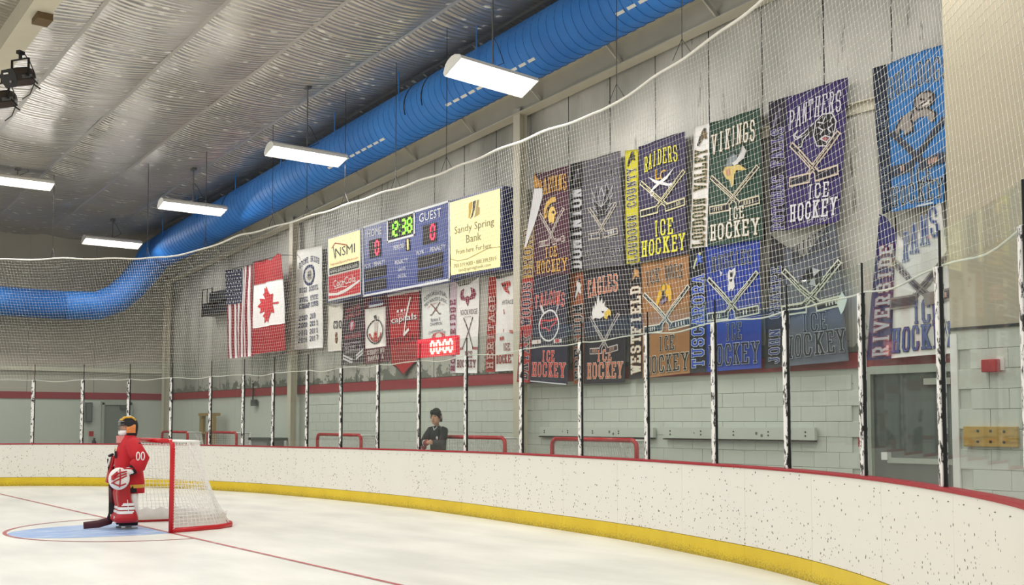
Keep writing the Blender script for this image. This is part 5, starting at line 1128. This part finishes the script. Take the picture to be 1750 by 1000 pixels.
# ------------------------------------------------------------------ people
def skin(name, J, E, m, parent, sub=2):
    """one continuous skin grown over a joint tree: J name -> (x, y, z, r)"""
    keys = list(J); me = bpy.data.meshes.new(name); me.from_pydata([J[k][:3] for k in keys], [(keys.index(a), keys.index(c)) for a, c in E], []); o = bpy.data.objects.new(name, me); C.objects.link(o)
    sk_ = o.modifiers.new('skin', 'SKIN'); sk_.use_smooth_shade = True; sv = me.skin_vertices[0].data
    for i, k in enumerate(keys): r = J[k][3]; sv[i].radius = r if isinstance(r, tuple) else (r, r); sv[i].use_root = (i == 0)
    s_ = o.modifiers.new('sub', 'SUBSURF'); s_.levels = sub; s_.render_levels = sub
    dg = bpy.context.evaluated_depsgraph_get(); nm = bpy.data.meshes.new_from_object(o.evaluated_get(dg)); o.modifiers.clear(); o.data = nm; nm.name = name; bpy.data.meshes.remove(me)
    nm.materials.clear(); nm.materials.append(m); nm.polygons.foreach_set('use_smooth', [True]*len(nm.polygons)); o.parent = parent; return o
M['skinc'] = mat('skin', '#d3a184', .5, var=.04); M['jred'] = mat('jersey_red', '#c01624', .75, var=.10, scale=9, bump=.4, bscale=14); M['padred'] = mat('pad_red', '#b3131f', .35, var=.08)
M['dark'] = mat('dark_cloth', '#1c1a1f', .8); M['padwhite'] = mat('pad_white', '#eeecea', .4); M['lip'] = mat('lip', '#a8605a', .5); M['eye'] = mat('eye_dark', '#20160f', .3)
gk = thing('person', 'goalkeeper in red jersey and red leg pads standing in the blue crease', 'person', (-15.62, 5.03, 0), math.radians(-9)); gk.scale = (.84, .84, 1)
J = {'hip': (0, .06, .72, .13), 'belly': (0, .03, .92, .14), 'chest': (0, .02, 1.12, .15), 'neck': (0, .01, 1.27, .06), 'head': (0, -.01, 1.36, .08), 'crown': (0, -.01, 1.50, .085),
     'lsh': (.19, .03, 1.18, .075), 'lel': (.34, .15, .93, .055), 'lwr': (.34, -.06, .80, .04), 'lhand': (.35, -.14, .77, .035), 'rsh': (-.19, .03, 1.18, .075), 'rel': (-.34, .10, .95, .055), 'rwr': (-.31, -.14, .86, .04), 'rhand': (-.3, -.20, .83, .035),
     'lhip': (.11, .05, .68, .10), 'lkn': (.15, -.02, .42, .07), 'lan': (.16, .05, .12, .05), 'ltoe': (.16, -.08, .08, .04), 'rhip': (-.11, .05, .68, .10), 'rkn': (-.15, -.02, .42, .07), 'ran': (-.16, .05, .12, .05), 'rtoe': (-.16, -.08, .08, .04)}
E_ = [('hip', 'belly'), ('belly', 'chest'), ('chest', 'neck'), ('neck', 'head'), ('head', 'crown'), ('chest', 'lsh'), ('lsh', 'lel'), ('lel', 'lwr'), ('lwr', 'lhand'), ('chest', 'rsh'), ('rsh', 'rel'), ('rel', 'rwr'), ('rwr', 'rhand'), ('hip', 'lhip'), ('lhip', 'lkn'), ('lkn', 'lan'), ('lan', 'ltoe'), ('hip', 'rhip'), ('rhip', 'rkn'), ('rkn', 'ran'), ('ran', 'rtoe')]
skin('body', J, E_, M['dark'], gk)
def P(fn, name, m, par=gk, smooth=True, bevel=0):
    b = MB(); fn(b); return b.build(name, m, par, smooth, local=True, bevel=bevel)
def jersey(b):
    R_ = [(0, .05, .60, .265, .21), (0, .04, .66, .28, .225), (0, .02, .78, .275, .225), (0, .0, .92, .27, .22), (0, .0, 1.05, .27, .205), (0, .01, 1.17, .275, .175), (0, .015, 1.24, .235, .145), (0, .01, 1.29, .15, .115), (0, .0, 1.33, .1, .095)]
    R_ = [(x, y, z, rx*(1 + .012*math.sin(i*2.1)), ry, 2.4) for i, (x, y, z, rx, ry) in enumerate(R_)]
    b.rings(R_, 28)
    for sx, el, wr in ((1, (.39, .15, .97), (.395, .03, .86)), (-1, (-.37, .09, .98), (-.34, -.10, .90))):
        b.tube([(sx*.15, .02, 1.20), (sx*.25, .03, 1.18), (sx*.33, .08, 1.08), el, (el[0]*.8 + wr[0]*.2, el[1]*.7 + wr[1]*.3 - .0, el[2]*.6 + wr[2]*.4), wr], [.10, .125, .13, .135, .13, .105], 18)
P(jersey, 'jersey', M['jred'])
for sx in (-1, 1):
    P(lambda b: b.tube([(sx*.385, .11, .90), (sx*.36, -.03, .81)], [.085, .07], 14), 'cuff', M['dark'])
P(lambda b: b.rings([(0, .08, .50, .245, .19, 2.5), (0, .07, .62, .255, .2, 2.5), (0, .06, .70, .24, .19, 2.5)], 24), 'pants', M['jred'])
P(lambda b: b.rings([(0, .06, .575, .272, .215, 2.4), (0, .055, .60, .275, .218, 2.4), (0, .05, .625, .275, .22, 2.4)], 28), 'gold_hem', M['gold'])
P(lambda b: [b.tube([(.525 - .012*abs(math.sin(a)) - .0, yc + .026*math.cos(a), 1.03 + .055*math.sin(a)) for a in [2*PI*i/16 for i in range(16)]], .009, 5, closed=True) for yc in (.075, .15)], 'sleeve_number', M['padwhite'])
P(lambda b: b.ball((.33, .10, 1.19), (.06, .05, .035), 10, 6), 'shoulder_patch', M['dark'])
def crest(b):
    for i in range(7):
        x = -.02 + i*.022; b.bar((x, -.213 - .0, 1.0 + .05*(i % 2)), (x + .03, -.216, 1.09 - .03*(i % 3)), .02, .014, (0, -1, 0))
P(crest, 'crest', M['dark'], smooth=False); P(lambda b: b.bar((.0, -.222, 1.1), (.09, -.224, 1.13), .02, .012, (0, -1, 0)), 'crest_flame', M['gold'], smooth=False)
def pad(sx):
    x = sx*.165
    def f(b):
        n = 20; R_ = []
        for z, cy, rx, ry in ((.10, -.045, .16, .17), (.13, -.05, .185, .20), (.18, -.045, .18, .185), (.24, -.03, .155, .145), (.32, -.055, .14, .12), (.42, -.085, .14, .115), (.50, -.095, .145, .115), (.58, -.09, .145, .105), (.68, -.085, .14, .085), (.76, -.085, .125, .06), (.79, -.085, .10, .04)): R_.append((x, cy, z, rx, ry, 3.6))
        b.rings(R_, n)
    p = P(f, 'leg_pad', M['padred'])
    P(lambda b: [b.rings([(x, -.04 - .0*k, .225 + .055*k, .163 - .006*k, .15 - .012*k, 3.6), (x, -.045, .262 + .055*k, .155 - .006*k, .14 - .01*k, 3.6)], 20, False) for k in range(3)], 'white_roll', M['padwhite'], p)
    P(lambda b: [b.bar((x + sx*.1, -.215, .10 + .02*k), (x + sx*.02, -.235, .17 + .02*k), .012, .012) for k in range(2)], 'toe_stripe', M['padwhite'], p, False)
    P(lambda b: [b.bar((x + sx*.147, -.02 - .07*k, .22), (x + sx*.143, -.045 - .06*k, .42), .012, .012) for k in (0,)], 'side_stripe', M['padwhite'], p, False)
    P(lambda b: b.tube([(x, .10, .18), (x, .08, .36), (x, .07, .52)], [.06, .065, .075], 12), 'calf_guard', M['padwhite'] if sx > 0 else M['dark'], p)
    P(lambda b: b.tube([(x + sx*.02, .04, .5), (x, .04, .62)], [.095, .11], 12), 'thigh_board', M['dark'], p)
    s_ = P(lambda b: b.rings([(x, .0, .05, .042, .15, 2.6), (x, .0, .09, .05, .155, 2.6), (x, .03, .14, .045, .11, 2.4)], 16), 'skate', M['dark'])
    P(lambda b: [b.box((x, -.08, .036), (.022, .06, .03)), b.box((x, .09, .036), (.022, .07, .03)), b.box((x, 0, .05), (.03, .28, .012))], 'blade_holder', M['padwhite'], s_, False)
    P(lambda b: b.box((x, .0, .012), (.006, .30, .024)), 'blade', M['steel'], s_, False)
pad(1); pad(-1)
def glove(b):
    b.ball((.40, -.20, .72), (.075, .17, .155), 20, 12)
gl = P(glove, 'catching_glove', M['padwhite'])
P(lambda b: b.ball((.385, -.03, .825), (.06, .12, .055), 16, 8), 'glove_cuff', M['padwhite'], gl)
P(lambda b: [b.tube([(.478, -.33 + .02*k, .66 + .05*k), (.482, -.25, .70 + .045*k), (.478, -.17, .73 + .04*k), (.462, -.09, .76 + .03*k)], .010, 5) for k in range(3)] + [b.tube([(.475, -.20, .60), (.482, -.19, .72), (.47, -.2, .86)], .011, 5), b.tube([(.472, -.10, .65), (.478, -.2, .62), (.462, -.3, .66)], .010, 5), b.tube([(.41, -.14, .86), (.44, -.02, .86), (.43, .06, .84)], .012, 5)], 'red_piping', M['padred'], gl)
P(lambda b: b.poly([(.474, -.33, .70), (.481, -.22, .78), (.474, -.24, .83), (.45, -.33, .76)]), 'red_panel', M['padred'], gl, False)
bl = P(lambda b: b.box((-.30, -.24, .83), (.20, .05, .40), Matrix.Rotation(math.radians(-14), 3, 'X')), 'blocker', M['padred'], bevel=.015)
P(lambda b: b.box((-.30, -.275, .93), (.15, .012, .14), Matrix.Rotation(math.radians(-14), 3, 'X')), 'blocker_panel', M['padwhite'], bl, bevel=.004)
P(lambda b: b.box((-.31, -.235, 1.03), (.15, .08, .03), Matrix.Rotation(math.radians(24), 3, 'X')), 'blocker_flap', M['dark'], bl, bevel=.008)
# glove hand in the blocker: palm and fingers round the stick
def fingers(b, base, dirv, cur, side, ln, r):
    for k, l in enumerate((.92, 1.0, .95, .75)):
        o_ = Vector(base) + Vector(side)*(k - 1.5)*r*2.1; d = Vector(dirv); c = Vector(cur)
        b.tube([o_, o_ + d*ln*.45*l, o_ + d*ln*.72*l + c*ln*.2*l, o_ + d*ln*.78*l + c*ln*.48*l], [r, r*.95, r*.88, r*.7], 7)
P(lambda b: (b.ball((-.30, -.17, .82), (.045, .045, .05), 10, 7), fingers(b, (-.27, -.17, .82), (.6, -.5, 0), (-.5, -.7, 0), (0, 0, 1), .09, .011), b.tube([(-.3, -.15, .86), (-.25, -.16, .88), (-.23, -.19, .86)], [.014, .012, .01], 7)), 'hand', M['dark'])
# head: face, mask shell, cage
fc = P(lambda b: (b.ball((0, -.055, 1.435), (.085, .085, .11), 18, 12), b.ball((0, -.142, 1.43), (.014, .02, .026), 8, 6)), 'face', M['skinc'])
P(lambda b: [b.ball((sx*.033, -.132, 1.462), (.013, .01, .008), 8, 6) for sx in (-1, 1)], 'eyes', M['eye'], fc); P(lambda b: b.ball((0, -.134, 1.375), (.026, .012, .008), 8, 6), 'mouth', M['lip'], fc)
def shell(b):
    b.ball((0, .0, 1.455), (.135, .15, .135), 24, 10, 0, PI*.5)
    def f(u, v):
        a = PI*(-.12 + 1.24*u); k = 1 - .14*v*v; return (.135*math.cos(a)*k, .15*math.sin(a)*k, 1.455 - .15*v)
    b.grid(f, 20, 6)
sh = P(shell, 'mask', M['dark'])
M['orange'] = mat('mask_orange', '#e08a4a', .3, var=.3, scale=30)
for sx in (-1, 1):
    P(lambda b: b.grid(lambda u, v: (sx*(.139 - .012*abs(2*v - 1)**2 - .012*abs(2*u - 1)**2), -.06 + .15*u, 1.35 + .12*v), 8, 6), 'side_plate', M['orange'], sh)
    P(lambda b: b.tube([(sx*.05, -.125, 1.53), (sx*.075, -.07, 1.572), (sx*.08, .03, 1.575), (sx*.09, .1, 1.53)], .016, 6), 'gold_band', M['gold'], sh)
P(lambda b: b.tube([(-.08, -.115, 1.535), (0, -.14, 1.54), (.08, -.115, 1.535)], .014, 6), 'brow_band', M['gold'], sh)
P(lambda b: b.bar((.03, .0, 1.59), (.085, .06, 1.565), .03, .012), 'white_flash', M['padwhite'], sh, False)
P(lambda b: [b.tube([(-.115, -.09, z), (-.07, -.155, z - .005), (0, -.178, z - .01), (.07, -.155, z - .005), (.115, -.09, z)], .0045, 5) for z in (1.40, 1.435, 1.475, 1.515)] + [b.tube([(x, -.13 - .035*(1 - abs(x)/.1), 1.53), (x*.9, -.165 + .5*abs(x)*.3, 1.45), (x*.6, -.155, 1.33)], .0045, 5) for x in (-.075, -.03, .03, .075)], 'cage', M['steel'], sh)
P(lambda b: b.rings([(0, -.08, 1.30, .07, .07, 2.4), (0, -.08, 1.345, .095, .09, 2.4), (0, -.06, 1.385, .115, .105, 2.4)], 18), 'chin_guard', M['padwhite'], sh)
P(lambda b: b.grid(lambda u, v: (.1*math.cos(PI*(1.05 + .9*u)), -.06 + .14*math.sin(PI*(1.05 + .9*u)), 1.31 - .1*v), 12, 3), 'throat_guard', mat('clear_pink', '#d98a86', .2), sh)
st = thing('goalie_stick', 'dark goalkeeper stick with its blade on the blue paint', 'hockey stick', (-15.62, 5.03, 0), math.radians(-9)); st.scale = (.84, .84, 1); M['stick'] = mat('stick_maroon', '#4a1620', .4, var=.15)
P(lambda b: b.bar((-.30, -.27, .84), (-.275, -.22, .40), .035, .025, (0, -1, 0)), 'shaft', M['stick'], st, False, .004); P(lambda b: b.bar((-.30, -.27, .84), (-.31, -.285, .98), .03, .022, (0, -1, 0)), 'shaft_end', M['dark'], st, False, .004)
P(lambda b: b.tube([(-.275, -.22, .62), (-.262, -.205, .36), (-.25, -.20, .20), (-.24, -.24, .10), (-.23, -.42, .062), (-.21, -.66, .05)], [.05, .055, .06, .058, .055, .048], 8, flat=.28, up=(1, 0, 0)), 'paddle_blade', M['stick'], st)
P(lambda b: b.tube([(-.262, -.205, .36), (-.25, -.20, .20), (-.24, -.24, .10)], [.056, .062, .06], 8, flat=.30, up=(1, 0, 0)), 'black_tape', M['dark'], st)

# the boy behind the glass
bx_ = at(747, 740, 1, 10.57).x
pb = thing('person', 'boy with dark hair in a black jersey leaning on the boards behind the glass', 'person', (bx_ + .02, 10.57, -.012), math.radians(20)); pb.scale = (.82, .84, 1)
J = {'hip': (0, .02, .88, .13), 'belly': (0, .02, 1.05, .13), 'chest': (0, .02, 1.27, .135), 'neck': (0, -.04, 1.46, .048), 'head': (0, -.075, 1.54, .062),
     'lsh': (.165, .0, 1.38, .062), 'lel': (.22, -.2, 1.15, .046), 'lwr': (.02, -.27, 1.16, .034), 'lpalm': (-.04, -.28, 1.165, .03), 'rsh': (-.165, .0, 1.38, .062), 'rel': (-.24, -.2, 1.14, .046), 'rwr': (-.03, -.31, 1.16, .034), 'rpalm': (.04, -.32, 1.165, .03),
     'lhip': (.09, .03, .84, .10), 'lkn': (.1, -.02, .48, .07), 'lan': (.1, .04, .1, .045), 'ltoe': (.1, -.1, .06, .04), 'rhip': (-.09, .03, .84, .10), 'rkn': (-.1, -.02, .48, .07), 'ran': (-.1, .04, .1, .045), 'rtoe': (-.1, -.1, .06, .04)}
E_ = [('hip', 'belly'), ('belly', 'chest'), ('chest', 'neck'), ('neck', 'head'), ('chest', 'lsh'), ('lsh', 'lel'), ('lel', 'lwr'), ('lwr', 'lpalm'), ('chest', 'rsh'), ('rsh', 'rel'), ('rel', 'rwr'), ('rwr', 'rpalm'), ('hip', 'lhip'), ('lhip', 'lkn'), ('lkn', 'lan'), ('lan', 'ltoe'), ('hip', 'rhip'), ('rhip', 'rkn'), ('rkn', 'ran'), ('ran', 'rtoe')]
skin('body', J, E_, M['skinc'], pb)
def head(b):
    b.rings([(0, -.085, 1.475, .035, .035), (0, -.10, 1.49, .05, .055), (0, -.095, 1.52, .066, .075), (0, -.085, 1.56, .073, .088), (0, -.075, 1.61, .077, .095), (0, -.065, 1.66, .074, .094), (0, -.06, 1.70, .055, .075), (0, -.06, 1.72, .02, .03)], 22)
    b.rings([(0, -.178, 1.545, .012, .012), (0, -.187, 1.555, .015, .016), (0, -.178, 1.585, .009, .012), (0, -.17, 1.61, .007, .008)], 10)
    for sx in (-1, 1): b.ball((sx*.078, -.06, 1.59), (.012, .024, .034), 8, 6)
hd = P(head, 'head', M['skinc'], pb); hd.scale = (1.3, 1.26, 1.1); hd.location = (0, .018, -.148); hd.rotation_euler = (0, 0, math.radians(8))
P(lambda b: [b.ball((sx*.03, -.163, 1.605), (.013, .01, .007), 8, 6) for sx in (-1, 1)], 'eyes', M['eye'], hd); P(lambda b: [b.tube([(sx*.015, -.172, 1.625), (sx*.045, -.16, 1.628)], .005, 5) for sx in (-1, 1)], 'eyebrows', M['eye'], hd)
P(lambda b: b.ball((0, -.166, 1.525), (.022, .01, .007), 10, 6), 'mouth', M['lip'], hd)
def hair(b):
    def f(u, v):
        a = 2*PI*u; fr = max(0, -math.sin(a)); low = 1.585 - .065*(1 - fr) + .05*fr; k = 1 + .05*math.sin(a*9 + v*5)
        t = v*PI*.52; z = low + (1.742 - low)*math.cos(t) if v < 1 else low; r = math.sin(min(t, PI/2))**.8; return (.09*k*r*math.cos(a), -.062 + .112*k*r*math.sin(a), z)
    b.grid(f, 40, 10)
    for i in range(16): a = PI*(1.1 + .8*i/15); b.tube([(.07*math.cos(a), -.065 + .09*math.sin(a), 1.70), (.086*math.cos(a), -.065 + .112*math.sin(a), 1.665), (.086*math.cos(a + .12), -.065 + .113*math.sin(a + .12), 1.635)], [.018, .016, .005], 5)
P(hair, 'hair', mat('dark_hair', '#120c0a', .8, bump=.5, bscale=80), hd)
M['bj'] = mat('black_jersey', '#1e1d22', .75, var=.12, scale=8, bump=.3, bscale=14)
def bj(b):
    b.rings([(0, .02, .82, .175, .13, 2.4), (0, .02, 1.0, .175, .13, 2.4), (0, .02, 1.15, .18, .14, 2.4), (0, .02, 1.29, .19, .14, 2.4), (0, -.0, 1.38, .175, .12, 2.4), (0, -.02, 1.425, .12, .09), (0, -.035, 1.45, .07, .065)], 24)
    for sx in (-1, 1):
        wr = (.08, -.26, 1.15) if sx > 0 else (-.10, -.285, 1.15)
        b.tube([(sx*.12, .0, 1.37), (sx*.18, -.01, 1.36), (sx*.225, -.09, 1.26), (sx*.25, -.19, 1.14), (sx*.18, -.24, 1.14), wr], [.075, .085, .082, .075, .068, .055], 14)
P(bj, 'jersey', M['bj'], pb)
P(lambda b: b.tube([(-.075, .0, 1.455), (-.05, -.09, 1.43), (0, -.13, 1.375), (.05, -.09, 1.43), (.075, .0, 1.455)], .011, 6), 'collar', M['padwhite'], pb)
P(lambda b: b.tube([(-.10, -.285, 1.15), (-.04, -.305, 1.16)], [.057, .05], 12), 'red_wristband', M['red'], pb); P(lambda b: b.tube([(-.14, -.27, 1.148), (-.115, -.28, 1.15)], [.062, .06], 12), 'white_cuff', M['padwhite'], pb)
P(lambda b: b.tube([(-.27, -.16, 1.085), (-.14, -.27, 1.08)], [.05, .045], 10), 'red_sleeve_stripe', M['red'], pb)
def hands(b):
    for (bs, d, c, sd, th) in (((.035, -.325, 1.165), (.95, -.1, .1), (.0, .6, -.6), (0, .15, -1), ((.03, -.31, 1.195), (.07, -.325, 1.205), (.095, -.33, 1.19))), ((-.04, -.285, 1.165), (-.9, .0, .1), (0, -.4, -.6), (0, -.1, -1), ((-.03, -.27, 1.19), (-.06, -.285, 1.21), (-.085, -.29, 1.2)))):
        b.ball(bs, (.04, .022, .036), 12, 8); fingers(b, bs, d, c, sd, .095, .0085); b.tube(th, [.011, .0095, .008], 7)
P(hands, 'hands', M['skinc'], pb)
P(lambda b: b.ball((.075, -.125, 1.235), (.03, .012, .035), 10, 7), 'crest', M['padwhite'], pb); P(lambda b: b.ball((.06, -.13, 1.215), (.018, .012, .02), 8, 6), 'crest_red', M['red'], pb)
P(lambda b: b.tube([(-.272, -.13, 1.255), (-.29, -.12, 1.22), (-.293, -.125, 1.19), (-.285, -.15, 1.18), (-.285, -.155, 1.2), (-.29, -.13, 1.21)], .007, 5), 'sleeve_number', M['padwhite'], pb)
P(lambda b: b.rings([(0, .02, .62, .165, .125), (0, .02, .8, .17, .125), (0, .02, .9, .165, .13)], 20), 'trousers', M['dark'], pb)
for sx in (-1, 1):
    P(lambda b: b.tube([(sx*.09, .02, .75), (sx*.1, -.02, .48), (sx*.1, .04, .1)], [.115, .09, .07], 14), 'trouser_leg', M['dark'], pb); P(lambda b: b.rings([(sx*.1, -.03, .0, .045, .12), (sx*.1, -.03, .05, .045, .12), (sx*.1, .01, .1, .04, .07)], 14), 'shoe', M['padwhite'], pb)
